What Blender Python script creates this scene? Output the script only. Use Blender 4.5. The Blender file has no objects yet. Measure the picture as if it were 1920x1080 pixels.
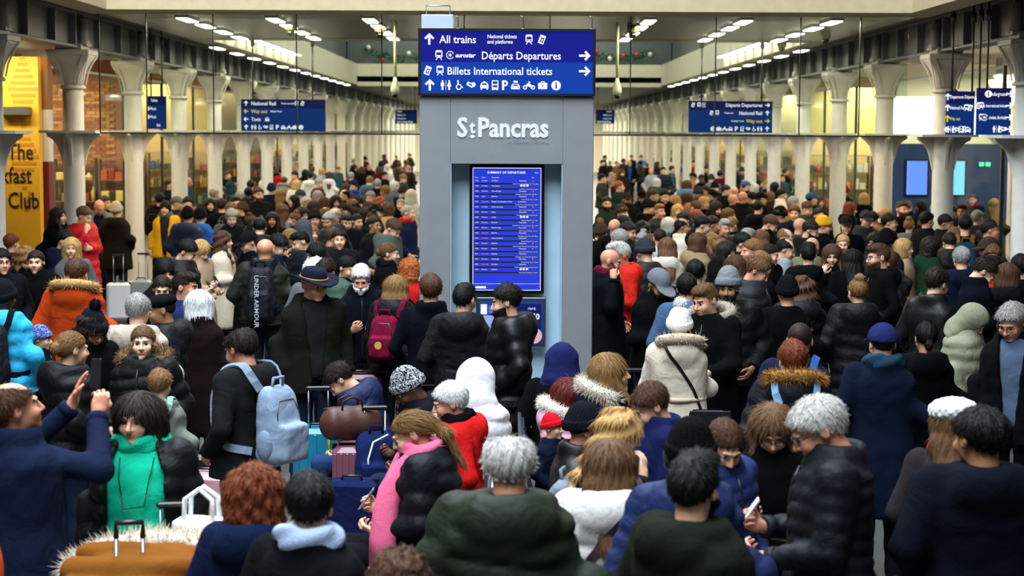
import bpy, math, random
import numpy as np
from math import sin, cos, pi, radians as R
from mathutils import Matrix, Vector
random.seed(7); rng = np.random.default_rng(7)
S = bpy.context.scene
C = S.collection
# ------------------------------------------------------------------ camera
FPX, CAMH = 3400.0, 3.0
PITCH = math.atan((540-244)/FPX); YAW = math.atan((960-953)/FPX); ROLL = R(0.26)
cam = bpy.data.cameras.new('camera'); camo = bpy.data.objects.new('camera', cam); C.objects.link(camo)
cam.sensor_width = 36; cam.lens = FPX/1920*36; cam.clip_end = 400; cam.clip_start = .5
CAMR = Matrix.Rotation(-YAW, 3, 'Z') @ Matrix.Rotation(pi/2-PITCH, 3, 'X') @ Matrix.Rotation(ROLL, 3, 'Z')
camo.matrix_world = Matrix.Translation((0, 0, CAMH)) @ CAMR.to_4x4()
cam.dof.use_dof = True; cam.dof.focus_distance = 14.2; cam.dof.aperture_fstop = 3.2
S.camera = camo
def ray(px, py):
    return CAMR @ Vector(((px-960)/FPX, -(py-540)/FPX, -1))
def at_z(px, py, z):
    d = ray(px, py); t = (z-CAMH)/d.z; return Vector((d.x*t, d.y*t, z))
def at_y(px, py, Y):
    d = ray(px, py); t = Y/d.y; return Vector((d.x*t, Y, CAMH+d.z*t))
CAMRT = CAMR.transposed()
def project(p):
    v = CAMRT @ (Vector(p)-Vector((0, 0, CAMH))); return (960+FPX*v.x/-v.z, 540-FPX*v.y/-v.z)
# ------------------------------------------------------------------ world, daylight, exposure
W = bpy.data.worlds.new('world'); S.world = W; W.use_nodes = True
W.node_tree.nodes['Background'].inputs[0].default_value = (.62, .78, 1, 1)
W.node_tree.nodes['Background'].inputs[1].default_value = .02
def area(name, loc, sx, sy, power, col, rot=(0, 0, 0), spread=180):
    l = bpy.data.lights.new(name, 'AREA'); l.shape = 'RECTANGLE'; l.size = sx; l.size_y = sy; l.energy = power; l.color = col
    l.spread = R(spread)
    o = bpy.data.objects.new(name, l); o.location = loc; o.rotation_euler = rot; C.objects.link(o); return o
# daylight that falls through the glazed train-shed roof into the two floor openings
area('roof_daylight_main', (-2.4, 9.0, 14), 8.5, 27, 10500, (.80, .90, 1.0))
area('roof_daylight_far', (0, 50, 12), 10, 30, 3400, (1, .96, .88))
S.view_settings.view_transform = 'Standard'; S.view_settings.look = 'None'
S.view_settings.exposure = 0.0; S.view_settings.gamma = 1; S.view_settings.use_curve_mapping = False
# ------------------------------------------------------------------ materials
MAT = {}
def srgb(c):
    if isinstance(c, str):
        c = [int(c[i:i+2], 16)/255 for i in (0, 2, 4)]
    return tuple(x/12.92 if x <= .04045 else ((x+.055)/1.055)**2.4 for x in c)
def mat(kind, col, **k):
    key = (kind, col, tuple(sorted(k.items())))
    if key in MAT: return MAT[key]
    m = bpy.data.materials.new(kind); m.use_nodes = True; MAT[key] = m
    nt = m.node_tree; N = nt.nodes; L = nt.links; b = N['Principled BSDF']
    c = srgb(col); b.inputs['Base Color'].default_value = (*c, 1)
    P = dict(plain=(.55, 0, 0, 0), fabric=(.9, 180, .25, .10), wool=(.95, 260, .5, .18), nylon=(.62, 20, .06, .06), leather=(.48, 30, .12, .1),
             skin=(.52, 60, .08, .06), hair=(.58, 0, 0, 0), metal=(.32, 14, .02, .1), steel=(.38, 5, .03, .12), paint=(.5, 9, .10, .10), conc=(.85, 7, .2, .16),
             fur=(.9, 90, .3, .3), plastic=(.35, 30, .02, .04), gloss=(.15, 0, 0, 0), floor=(.3, 2.2, .03, .25), slat=(.28, 3, .05, .2), denim=(.9, 300, .4, .2), knit=(.95, 0, 0, .1))[kind]
    rough, sc, bump, var = P
    b.inputs['Roughness'].default_value = k.get('rough', rough)
    if kind in ('metal', 'steel', 'slat'): b.inputs['Metallic'].default_value = k.get('metallic', .9 if kind != 'slat' else .6)
    if 'spec' in k: b.inputs['Specular IOR Level'].default_value = k['spec']
    if kind in ('wool', 'fabric', 'fur', 'denim', 'knit'): b.inputs['Specular IOR Level'].default_value = .06
    if kind == 'leather': b.inputs['Specular IOR Level'].default_value = .3
    if kind == 'nylon': b.inputs['Specular IOR Level'].default_value = .18
    if kind == 'hair':
        tc = N.new('ShaderNodeTexCoord'); mp = N.new('ShaderNodeMapping'); mp.inputs['Scale'].default_value = (150, 150, 9)
        nz = N.new('ShaderNodeTexNoise'); nz.inputs['Scale'].default_value = 1; nz.inputs['Detail'].default_value = 3
        L.new(tc.outputs['Object'], mp.inputs[0]); L.new(mp.outputs[0], nz.inputs[0])
        rp = N.new('ShaderNodeMix'); rp.data_type = 'RGBA'
        rp.inputs[6].default_value = (*[x*.45 for x in c], 1); rp.inputs[7].default_value = (*[min(1, x*1.55+.002) for x in c], 1)
        L.new(nz.outputs[0], rp.inputs[0]); L.new(rp.outputs[2], b.inputs['Base Color'])
        bp = N.new('ShaderNodeBump'); bp.inputs['Strength'].default_value = .7; bp.inputs['Distance'].default_value = .006
        L.new(nz.outputs[0], bp.inputs['Height']); L.new(bp.outputs[0], b.inputs['Normal'])
        b.inputs['Specular IOR Level'].default_value = .16
    elif kind == 'knit':
        tc = N.new('ShaderNodeTexCoord'); wv = N.new('ShaderNodeTexVoronoi'); wv.inputs['Scale'].default_value = 90
        L.new(tc.outputs['Object'], wv.inputs[0]); bp = N.new('ShaderNodeBump'); bp.inputs['Strength'].default_value = .6; bp.inputs['Distance'].default_value = .004
        L.new(wv.outputs[0], bp.inputs['Height']); L.new(bp.outputs[0], b.inputs['Normal'])
    elif sc:
        tc = N.new('ShaderNodeTexCoord'); nz = N.new('ShaderNodeTexNoise'); nz.inputs['Scale'].default_value = k.get('scale', sc); nz.inputs['Detail'].default_value = 4
        L.new(tc.outputs['Object'], nz.inputs[0])
        if kind == 'nylon':
            nz.inputs['Distortion'].default_value = 1.2
        if bump:
            bp = N.new('ShaderNodeBump'); bp.inputs['Strength'].default_value = bump*2 if kind == 'nylon' else bump
            bp.inputs['Distance'].default_value = .02 if kind in ('nylon', 'leather', 'fabric') else .01
            L.new(nz.outputs[0], bp.inputs['Height']); L.new(bp.outputs[0], b.inputs['Normal'])
        if kind in ('nylon', 'fabric', 'wool', 'denim') and bump:        # soft folds
            n2 = N.new('ShaderNodeTexNoise'); n2.inputs['Scale'].default_value = 7 if kind == 'nylon' else 6; n2.inputs['Detail'].default_value = 2.5; n2.inputs['Distortion'].default_value = 1.6
            b2 = N.new('ShaderNodeBump'); b2.inputs['Strength'].default_value = .32 if kind == 'nylon' else .38 if kind != 'wool' else .25; b2.inputs['Distance'].default_value = .035
            L.new(tc.outputs['Object'], n2.inputs[0]); L.new(n2.outputs[0], b2.inputs['Height']); L.new(b2.outputs[0], bp.inputs['Normal'])
        rp = N.new('ShaderNodeMix'); rp.data_type = 'RGBA'
        rp.inputs[6].default_value = (*[x*(1-var) for x in c], 1); rp.inputs[7].default_value = (*[min(1, x*(1+var)) for x in c], 1)
        L.new(nz.outputs[0], rp.inputs[0]); L.new(rp.outputs[2], b.inputs['Base Color'])
    return m
def emit(col, s):
    key = ('emit', col, s)
    if key in MAT: return MAT[key]
    m = bpy.data.materials.new('glow'); m.use_nodes = True; MAT[key] = m
    b = m.node_tree.nodes['Principled BSDF']; c = srgb(col)
    b.inputs['Base Color'].default_value = (*[x*.1 for x in c], 1); b.inputs['Specular IOR Level'].default_value = .05; b.inputs['Roughness'].default_value = .6; b.inputs['Emission Color'].default_value = (*c, 1); b.inputs['Emission Strength'].default_value = s
    return m
def glassmat(name, tint, gloss=.06):
    if name in MAT: return MAT[name]
    m = bpy.data.materials.new(name); m.use_nodes = True; MAT[name] = m
    nt = m.node_tree; N = nt.nodes; N.remove(N['Principled BSDF'])
    t = N.new('ShaderNodeBsdfTransparent'); t.inputs[0].default_value = (*tint, 1)
    g = N.new('ShaderNodeBsdfGlossy'); g.inputs['Roughness'].default_value = .05
    x = N.new('ShaderNodeMixShader'); x.inputs[0].default_value = gloss; nt.links.new(t.outputs[0], x.inputs[1]); nt.links.new(g.outputs[0], x.inputs[2])
    nt.links.new(x.outputs[0], N['Material Output'].inputs[0]); return m
# ------------------------------------------------------------------ mesh helpers
class MB:
    def __init__(s): s.v = []; s.f = []; s.m = []; s.sm = []
    def add(s, vs, fs, mi=0, smooth=False):
        o = len(s.v); s.v += [tuple(v) for v in vs]; s.f += [tuple(i+o for i in f) for f in fs]; s.m += [mi]*len(fs); s.sm += [smooth]*len(fs); return s
    def box(s, x0, x1, y0, y1, z0, z1, mi=0, bev=0):
        if bev:
            b = min(bev, (x1-x0)*.45, (y1-y0)*.45, (z1-z0)*.45); vs = []; 
            for z, i in ((z0, b), (z0+b, 0), (z1-b, 0), (z1, b)):
                X0, X1, Y0, Y1 = x0+i, x1-i, y0+i, y1-i
                vs += [(X0+b, Y0, z), (X1-b, Y0, z), (X1, Y0+b, z), (X1, Y1-b, z), (X1-b, Y1, z), (X0+b, Y1, z), (X0, Y1-b, z), (X0, Y0+b, z)]
            fs = [tuple(range(7, -1, -1)), tuple(range(24, 32))]
            for k in range(3):
                for i in range(8): fs.append((k*8+i, k*8+(i+1) % 8, k*8+8+(i+1) % 8, k*8+8+i))
            return s.add(vs, fs, mi)
        vs = [(x0, y0, z0), (x1, y0, z0), (x1, y1, z0), (x0, y1, z0), (x0, y0, z1), (x1, y0, z1), (x1, y1, z1), (x0, y1, z1)]
        return s.add(vs, [(3, 2, 1, 0), (4, 5, 6, 7), (0, 1, 5, 4), (1, 2, 6, 5), (2, 3, 7, 6), (3, 0, 4, 7)], mi)
    def loft(s, rings, mi=0, smooth=True, caps=True):
        n = len(rings[0]); vs = [p for r in rings for p in r]; fs = []
        for k in range(len(rings)-1):
            for i in range(n): fs.append((k*n+i, k*n+(i+1) % n, (k+1)*n+(i+1) % n, (k+1)*n+i))
        if caps: fs += [tuple(range(n-1, -1, -1)), tuple(range((len(rings)-1)*n, len(rings)*n))]
        return s.add(vs, fs, mi, smooth)
    def lathe(s, prof, n=20, c=(0, 0), mi=0, smooth=True):
        return s.loft([[(c[0]+r*cos(2*pi*i/n), c[1]+r*sin(2*pi*i/n), z) for i in range(n)] for r, z in prof], mi, smooth)
    def tube(s, pts, r, n=8, mi=0, closed=False):
        pts = [Vector(p) for p in pts]; rr = r if hasattr(r, '__len__') else [r]*len(pts); rings = []; up = None
        for i, p in enumerate(pts):
            a = pts[i-1] if i or closed else p; b = pts[(i+1) % len(pts)] if i < len(pts)-1 or closed else p
            t = (b-a).normalized()
            if up is None: up = Vector((0, 0, 1)) if abs(t.z) < .9 else Vector((1, 0, 0))
            u = t.cross(up).normalized(); w = u.cross(t); up = w
            rings.append([p+(u*cos(2*pi*k/n)+w*sin(2*pi*k/n))*rr[i] for k in range(n)])
        if closed: rings.append(rings[0])
        return s.loft(rings, mi, True, not closed)
    def prism(s, pts, y0, y1, mi=0, flip=False):        # outline in x,z
        n = len(pts); a = sum(pts[i][0]*pts[(i+1) % n][1]-pts[(i+1) % n][0]*pts[i][1] for i in range(n))
        if a < 0: pts = pts[::-1]
        vs = [(x, y0, z) for x, z in pts]+[(x, y1, z) for x, z in pts]
        return s.add(vs, [tuple(range(n)), tuple(range(2*n-1, n-1, -1))]+[((i+1) % n, i, n+i, n+(i+1) % n) for i in range(n)], mi)
    def ball(s, c, r, n=10, mi=0):
        r = r if hasattr(r, '__len__') else (r, r, r); m = max(4, n//2+1); rings = []
        for j in range(m+1):
            ph = -pi/2+pi*(j*.98+.01*m)/m; rings.append([(c[0]+r[0]*cos(ph)*cos(2*pi*i/n), c[1]+r[1]*cos(ph)*sin(2*pi*i/n), c[2]+r[2]*sin(ph)) for i in range(n)])
        return s.loft(rings, mi)
    def mesh(s, name):
        me = bpy.data.meshes.new(name); me.from_pydata(s.v, [], s.f)
        me.polygons.foreach_set('material_index', s.m); me.polygons.foreach_set('use_smooth', s.sm); me.update(); return me
    def build(s, name, mats, parent=None, loc=None, rot=None):
        return obj(name, s.mesh(name), mats, parent, loc, rot)
def obj(name, me, mats, parent=None, loc=None, rot=None):
    o = bpy.data.objects.new(name, me); C.objects.link(o)
    mats = mats if isinstance(mats, (list, tuple)) else [mats]
    if not me.materials:
        for m in mats: me.materials.append(m)
    else:
        for i, m in enumerate(mats):
            if me.materials[i] != m: o.material_slots[i].link = 'OBJECT'; o.material_slots[i].material = m
    if parent: o.parent = parent
    if loc is not None: o.location = loc
    if rot is not None: o.rotation_euler = rot
    return o
def tag(o, label, cat, group=None, kind=None):
    if label: o['label'] = label
    if cat: o['category'] = cat
    if group: o['group'] = group
    if kind: o['kind'] = kind
    return o
def thing(name, label, cat, loc=(0, 0, 0), rz=0, group=None, sc=None):
    o = bpy.data.objects.new(name, None); C.objects.link(o); o.empty_display_size = .1
    o.location = loc; o.rotation_euler = (0, 0, rz)
    if sc: o.scale = sc
    return tag(o, label, cat, group)
def struct(name, mb, m, label=None):
    o = mb.build(name, m); o['kind'] = 'structure'
    if label: o['label'] = label
    return o
def dup(root, loc, rz, label, group=None):
    r = root.copy(); C.objects.link(r); r.location = loc; r.rotation_euler = (0, 0, rz); r['label'] = label
    if group: r['group'] = group
    for ch in list(root.children):
        c = ch.copy(); C.objects.link(c); c.parent = r
        for g in ch.children:
            d = g.copy(); C.objects.link(d); d.parent = c
    return r
ORD = 'first second third fourth fifth sixth seventh eighth ninth tenth eleventh twelfth thirteenth fourteenth fifteenth sixteenth seventeenth eighteenth nineteenth twentieth'.split()
# ================================================================== the building
ZC = 4.62; Y1, Y2, Y3 = 25.0, 33.6, 66.0; XO = 5.5; XC = 6.7; YC0, YST = 23.55, 4.47
m_conc = mat('conc', 'c2b28c'); m_dark = mat('paint', '5b5850'); m_grey = mat('paint', '8b8d8e')
struct('floor', MB().box(-15, 15, -6, 135, -.2, 0), mat('floor', '4b4b4a'), 'grey polished stone floor under the crowd')
# ceiling slabs: first bay, beyond the far opening, and both aisles; metal slats show as separate boards
struct('ceiling', MB().box(-XO-.4, XO+.4, Y1+1, Y2, ZC+.12, ZC+.3).box(-XO-.4, XO+.4, Y3, 130, ZC+.1, ZC+.3).box(-14, -XO-.4, -6, 130, ZC+.16, ZC+.4).box(XO+.4, 14, -6, 130, ZC+.16, ZC+.4), mat('paint', '5c5a52'), 'grey ceiling slab over the hall and aisles')
cl = bpy.data.objects['ceiling']
slat_me = MB().box(-XO-.35, XO+.35, 0, .27, ZC+.02, ZC+.10).mesh('ceiling_slat')
for i in range(25):
    obj('ceiling_slat', slat_me, mat('slat', '5e594c', metallic=.7), cl, (0, Y1+1.05+i*.30, 0))
# concrete edge beams round the first opening
struct('trim_1', MB().box(-XO, XO, Y1, Y1+1, ZC, ZC+1.6), m_conc, 'cream concrete edge beam across the top of the picture')
struct('trim_2', MB().box(-XO-.45, -XO, -6, Y1+1, ZC, ZC+1.6), m_conc, 'cream concrete edge beam along the left of the opening')
struct('trim_3', MB().box(XO, XO+.45, -6, Y1+1, ZC, ZC+1.6), m_conc, 'cream concrete edge beam along the right of the opening')
# second opening
m_con2 = mat('conc', 'd6cdb4')
for n, sx in ((4, -1), (5, 1)):
    a, b = sorted((sx*(XO+.06), sx*(XO+.4))); pan = MB().box(a, b, Y2+.02, Y2+.02+22*1.47, ZC+.02, ZC+.74)
    tr_ = struct('trim_%d' % n, pan, m_con2, 'pale concrete fascia panels along the %s of the far opening' % ('left' if sx < 0 else 'right'))
    a, b = sorted((sx*XO, sx*(XO+.06))); pm = MB().box(a, b, 0, 1.45, ZC, ZC+.75, bev=.01).mesh('fascia_panel')
    for i in range(22): obj('fascia_panel', pm, m_con2, tr_, (0, Y2+.02+i*1.47, 0))
struct('trim_6', MB().box(-XO, XO, Y3, Y3+.6, ZC-.05, ZC+.75), m_con2, 'pale concrete fascia across the far end of the far opening')
struct('trim_7', MB().box(-XO, XO, Y2-.4, Y2, ZC, ZC+.75), m_con2, 'concrete fascia at the near end of the far opening')
m_up = mat('paint', '4c5653')
struct('wall_upper', MB().box(-XO-.6, -XO-.4, Y2, Y3, ZC+.75, 9).box(XO+.4, XO+.6, Y2, Y3, ZC+.75, 9).box(-XO-.4, XO+.4, Y3+.6, Y3+.8, ZC+.75, 9), m_up, 'dark glazed walls of the storey above the far opening')
# ---- columns
m_col = mat('paint', 'd6d2c8'); m_cap = mat('paint', 'a8a8a6')
RS = .165
shaft = MB().lathe([(.21, 0), (.21, .25), (.185, .30), (RS+.01, .36), (RS, 1.2), (RS-.003, 2.93), (RS-.008, 3.62)], 24).mesh('shaft')
ledge = MB().box(-.43, .43, -.43, .43, 2.925, 2.965)
for a in range(4):
    q = [(RS*.9, 2.93), (.42, 2.93), (.41, 2.88), (.33, 2.83), (.26, 2.75), (.215, 2.62), (.17, 2.42), (RS*.9, 2.40)]
    t = MB().prism(q, -.022, .022); M4 = Matrix.Rotation(a*pi/2, 3, 'Z')
    ledge.add([M4 @ Vector(v) for v in t.v], t.f)
ledge = ledge.mesh('ledge')
def sqr(r, k, z, n=32):          # ring from circle (k=0) to square (k=1)
    out = []
    for i in range(n):
        a = 2*pi*i/n; c_, s_ = cos(a), sin(a); m = 1/max(abs(c_), abs(s_)); f = 1+(m-1)*k
        out.append((r*f*c_, r*f*s_, z))
    return out
cap = MB().lathe([(RS+.03, 3.60), (RS+.035, 3.63), (RS+.005, 3.66)], 24)
cap.loft([sqr(RS, 0, 3.65), sqr(.17, .1, 3.72), sqr(.185, .35, 3.82), sqr(.215, .6, 3.93), sqr(.26, .8, 4.02), sqr(.30, .95, 4.08), sqr(.305, 1, 4.12)])
for a in range(4):               # raised corner ribs that leave an arched recess on each face
    for sx in (-1, 1):
        rib = [(.168*.72, 3.66), (.19*.78, 3.82), (.235*.9, 3.96), (.30, 4.08), (.30, 4.12), (.235, 4.12), (.20, 4.07), (.15, 3.95), (.11, 3.82), (.09, 3.66)]
        t = MB().prism([(sx*x, z) for x, z in rib], -.012, .0)
        M4 = Matrix.Rotation(a*pi/2, 3, 'Z'); vs = []
        for v in t.v:
            z = v[2]; off = np.interp(z, [3.65, 3.82, 3.93, 4.02, 4.12], [.168, .195, .225, .27, .312])
            vs.append(M4 @ Vector((v[0], -off+(v[1]*1.2), z)))
        cap.add(vs, t.f)
cap.box(-.325, .325, -.325, .325, 4.11, 4.19, bev=.01)
cap = cap.mesh('capital')
seat = MB().box(-.20, .20, -.26, .26, 4.19, 4.27, bev=.01).box(-.26, .26, -.16, .16, 4.25, 4.29)
seat = seat.lathe([(.10, 4.27), (.10, 4.34), (.075, 4.35), (.075, 4.66)], 14, (.17, 0)).lathe([(.10, 4.27), (.10, 4.34), (.075, 4.35), (.075, 4.66)], 14, (-.17, 0)).mesh('bearing')
def column(x, y, label, group):
    t = thing('column', label, 'column', (x, y, 0), 0, group)
    obj('shaft', shaft, m_col, t); obj('ledge', ledge, m_col, t); obj('capital', cap, m_col, t); obj('bearing', seat, m_cap, t)
for k in range(24):
    for sx, sd in ((-1, 'left'), (1, 'right')):
        column(sx*XC, YC0+k*YST, 'white cast-iron column, %s from the camera in the %s row' % (ORD[k] if k < 20 else ['twenty-first', 'twenty-second', 'twenty-third', 'twenty-fourth'][k-20], sd), 'columns of the %s row' % sd)
for k in range(1, 9):
    for sx, sd in ((-1, 'left'), (1, 'right')):
        column(sx*(XC+4.6), YC0+k*YST, 'white column inside the %s shops behind the glass, %s from the camera' % (sd, ORD[k-1]), 'columns inside the %s shops' % sd)
# ---- steel girders, one per bay, each with web, flanges, stiffeners and rivets
m_gird = mat('paint', '6a6d72')
web = MB().box(-.02, .02, 0, YST, 4.24, 4.74).mesh('web')
fl_b = MB().box(-.15, .15, 0, YST, 4.22, 4.25).mesh('bottom_flange'); fl_t = MB().box(-.15, .15, 0, YST, 4.73, 4.77).mesh('top_flange')
stf = MB().box(-.13, .13, -.035, .035, 4.25, 4.73).mesh('stiffener')
riv = MB()
for i in range(44):
    for sx in (-1, 1): riv.box(sx*.12-.012, sx*.12+.012, .06+i*.1, .085+i*.1, 4.25, 4.268)
riv = riv.mesh('rivet_row')
for k in range(-1, 20):
    for sx, sd in ((-1, 'left'), (1, 'right')):
        if k < -1: continue
        t = thing('girder', 'grey riveted steel girder over the %s columns, %s bay' % (sd, 'nearest' if k < 0 else ORD[k]+' further'), 'girder', (sx*XC, YC0+k*YST, 0), 0, 'girders over the %s columns' % sd)
        t['kind'] = 'structure'
        obj('web', web, m_gird, t); obj('bottom_flange', fl_b, m_gird, t); obj('top_flange', fl_t, m_gird, t)
        for y in (.28, 1.45, 2.95, 4.19): obj('stiffener', stf, m_gird, t, (0, y, 0))
        if k < 6: o = obj('rivets', riv, m_gird, t); o['kind'] = 'stuff'
# ---- ceiling strip lights: housing, lit diffuser and a lamp under it
m_lit = emit('fff6e2', 9.0); m_hous = mat('plastic', 'd8d6cf')
hous = MB().box(-.10, .10, -.50, .50, ZC-.02, ZC+.03, bev=.01).mesh('housing'); dif = MB().box(-.085, .085, -.48, .48, ZC-.035, ZC-.018, bev=.006).mesh('diffuser')
def strip(x, y, label, p=34, z=0):
    t = thing('strip_light', label, 'ceiling light', (x, y, z), 0, 'strip lights under the ceiling')
    obj('housing', hous, m_hous, t); obj('diffuser', dif, m_lit, t)
    a = area('lamp', (0, 0, ZC-.05), .17, 1.2, p, (1, .88, .66)); a.parent = t
RN = {-4.75: 'far left', -3.45: 'left', -2.05: 'inner left', 2.05: 'inner right', 3.45: 'right', 4.75: 'far right'}
for x, sd in RN.items():
    for i, y in enumerate((27.0, 28.6, 30.4, 32.2)):
        strip(x, y, 'bright ceiling strip light, %s of four in the %s row' % (ORD[i], sd))
for sx, sd in ((-1, 'left'), (1, 'right')):
    for i in range(12):
        strip(sx*5.75, 36+i*2.6, 'strip light under the %s fascia of the far opening, %s along' % (sd, ORD[i]), 30, -.02)
    for i in range(9):
        strip(sx*5.39, 34.6+i*1.45, 'strip light on the inner %s edge of the far opening, %s along' % (sd, ORD[i]), 2.5, .28)
    for i in range(10):
        strip(sx*3.2, 70+i*6, 'distant strip light on the %s side beyond the far opening, %s along' % (sd, ORD[i]), 260, .085)
# aisle lamps between the columns and the shops
for sx, sd in ((-1, 'left'), (1, 'right')):
    for i in range(10):
        y = 30.2+i*8.94/2; t = thing('downlight', 'round downlight in the %s aisle ceiling, %s from the camera' % (sd, ORD[i]), 'ceiling light', (sx*7.6, y, 0), 0, 'downlights of the aisles')
        MB().lathe([(.10, 4.60), (.10, 4.75), (.05, 4.78)], 16).build('can', m_hous, t); MB().lathe([(.085, 4.59), (.085, 4.60)], 16).build('lens', emit('ffe9bf', 14), t)
        a = area('lamp', (0, 0, 4.57), .16, .16, 60 if sx < 0 else 40, (1, .84, .58)); a.parent = t
# ---- far end wall and its light
struct('wall_far', MB().box(-14, 14, 130, 130.3, 0, 6), mat('paint', 'efe6d2'), 'bright cream wall closing the far end of the hall')
area('far_hall_lamps', (0, 112, ZC), 12, 30, 4200, (1, .90, .70))
# ---- shops behind the columns: glass fronts, partitions, shelves with goods
gl = glassmat('shop_glass', (.86, .93, .90)); m_mul = mat('metal', '6a6f70')
for sx, sd in ((-1, 'left'), (1, 'right')):
    w = MB().box(*(sorted((sx*13.2, sx*13.4))), 20, 130, 0, 4.7)
    struct('wall_'+sd, w, mat('paint', 'd9c6a0' if sx < 0 else 'd5cfc0'), 'cream back wall of the %s shops' % sd)
    for i in range(16):
        y = 31.5+i*4.47
        wn = MB().box(*(sorted((sx*8.55, sx*8.57))), y+.03, y+4.44, .1, 4.1).build('window_%d' % (i+1+(16 if sx > 0 else 0)), gl)
        wn['kind'] = 'structure'; wn['label'] = 'tall shop window pane on the %s side, %s from the camera' % (sd, ORD[i])
        MB().box(*(sorted((sx*8.53, sx*8.59))), y-.03, y+.03, 0, 4.15).box(*(sorted((sx*8.53, sx*8.59))), y+.03, y+4.44, 4.1, 4.15).box(*(sorted((sx*8.53, sx*8.59))), y+.03, y+4.44, 0, .1).build('window_frame', m_mul, wn)
pcol = {-1: ['9c5a36', 'c9a368', '6d5a45', 'd8c49a', 'b78d4a'], 1: ['d8d2bd', 'e0c98a', 'cdbd98', 'd9b56b', 'e5dcc3']}
rs = random.Random(4)
goods_cols = ['b8863b', 'e8ddc4', '3a3430', '7d8a58', 'c0532e', 'e9c46a', '6f4a30', 'd9d4ca', '42506a', 'a23b2c']
for sx, sd in ((-1, 'left'), (1, 'right')):
    for i, y in enumerate((43, 54, 66, 80, 98)):
        a, b = sorted((sx*8.7, sx*13.2))
        pw = struct('wall_partition', MB().box(a, b, y, y+.15, 0, 4.6), mat('paint', pcol[sx][i]), '%s shop partition wall, %s from the camera' % (sd, ORD[i]))
        if sx < 0 and i == 0:      # brick wall inside the first shop
            bm_ = MB().box(0, .21, 0, .05, 0, .065).mesh('brick'); bc = [mat('conc', c) for c in ('a8622f', 'b9733a', '93512a', 'c4854a')]
            for r in range(29):
                for c_ in range(10):
                    obj('brick', bm_, bc[rs.randrange(4)], pw, (a+1.55+c_*.225+(r % 2)*.11, y-.05, 1.85+r*.078))
        for k in range(3):
            sh = thing('shelf_unit', '%s shop shelving against the %s partition, %s unit from the aisle' % (sd, ORD[i], ORD[k]), 'shelf', (sx*(9.1+k*1.05), y-.32 if not (sx < 0 and i == 0) else y-.4, 0), 0, 'shop shelves')
            f = MB()
            for px_ in (-.48, .46): f.box(px_, px_+.02, -.15, .15, 0, 2.3)
            f.build('side_panel', mat('paint', '6b5236'), sh)
            for z in (.3, .8, 1.3, 1.8, 2.3):
                MB().box(-.48, .48, -.15, .15, z-.02, z).build('shelf_board', mat('paint', '8a6a44'), sh)
            for z in (.3, .8, 1.3, 1.8):
                xx = -.44
                while xx < .36:
                    w_ = rs.uniform(.08, .2); h_ = rs.uniform(.15, .36)
                    g = MB().box(xx, xx+w_, -.12, .1, z, z+h_, bev=.01) if rs.random() < .6 else MB().lathe([(w_*.5, z), (w_*.5, z+h_*.6), (w_*.2, z+h_*.8), (w_*.2, z+h_)], 8, (xx+w_/2, 0))
                    g.build('packet', mat('plastic', rs.choice(goods_cols)), sh); xx += w_+.02
    for i in range(11):
        area('shop_lamp', (sx*10.6, 34+i*6.5, 4.3), 2.2, 3.0, 300 if sx < 0 else 340, (1, .86, .60) if i % 2 else (1, .93, .78))
# ---- transverse glass smoke screen under the edge beam, panes joined by thin steel lines
sg = glassmat('screen_glass', (.90, .95, .92)); YG = Y1+1.02
xs = [at_y(px, 240, YG).x for px in (188, 276, 401, 557, 716, 870, 1030, 1181, 1340, 1498, 1610, 1700)]
for i in range(len(xs)-1):
    w = MB().box(xs[i]+.008, xs[i+1]-.008, YG, YG+.015, 2.94, ZC).build('window_%d' % (40+i), sg); w['kind'] = 'structure'
    w['label'] = 'clear hanging glass screen pane under the edge beam, %s from the left' % ORD[i]
    MB().box(xs[i]-.008, xs[i]+.008, YG-.006, YG+.02, 2.94, ZC).box(xs[i], xs[i+1], YG-.006, YG+.02, 2.925, 2.945).build('window_frame', mat('metal', '3c4140'), w)
# ---- first shop front on the left: yellow wall with lettering
def text(s, size, loc, m, parent=None, name='lettering', align='LEFT', bold=0., rot=(pi/2, 0, 0), ext=.001, shear=0, sx=1, space=1):
    cu = bpy.data.curves.new(name, 'FONT'); cu.body = s; cu.size = size; cu.align_x = align; cu.extrude = ext; cu.offset = bold*size
    cu.shear = shear; cu.resolution_u = 2; cu.space_character = space
    o = bpy.data.objects.new(name, cu); me = bpy.data.meshes.new_from_object(o); me.name = name; bpy.data.objects.remove(o); bpy.data.curves.remove(cu)
    o = bpy.data.objects.new(name, me); C.objects.link(o); me.materials.clear(); me.materials.append(m); o.location = loc; o.rotation_euler = rot; o.scale = (sx, 1, 1)
    if parent: o.parent = parent
    return o
YB = 29.6; xl = -10.0; xr = at_y(73, 240, YB).x
sf = thing('yellow_shop', 'yellow patterned shop wall with black lettering behind the leftmost column', 'shop front', (0, YB, 0))
m_y = mat('paint', 'd9a21c', rough=.6); m_y2 = mat('paint', 'b97f16', rough=.6)
MB().box(xl, xr, 0, .2, 0, 4.15).build('wall_panel', m_y, sf)
zz = MB()
for col_ in range(5):            # stepped lozenge pattern, thin boards on the panel
    cx = xr-.25-col_*.55
    for r_ in range(22):
        z = 2.0+r_*.10; k = r_ % 11; wv = .22*(1-abs(k-5)/5.5)+.02
        if cx-wv > xl and cx+wv < xr: zz.box(cx-wv, cx+wv, -.006, 0, z, z+.055)
pz = zz.build('pattern', m_y2, sf); pz['kind'] = 'stuff'
mblk = mat('plain', '15130f')
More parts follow.
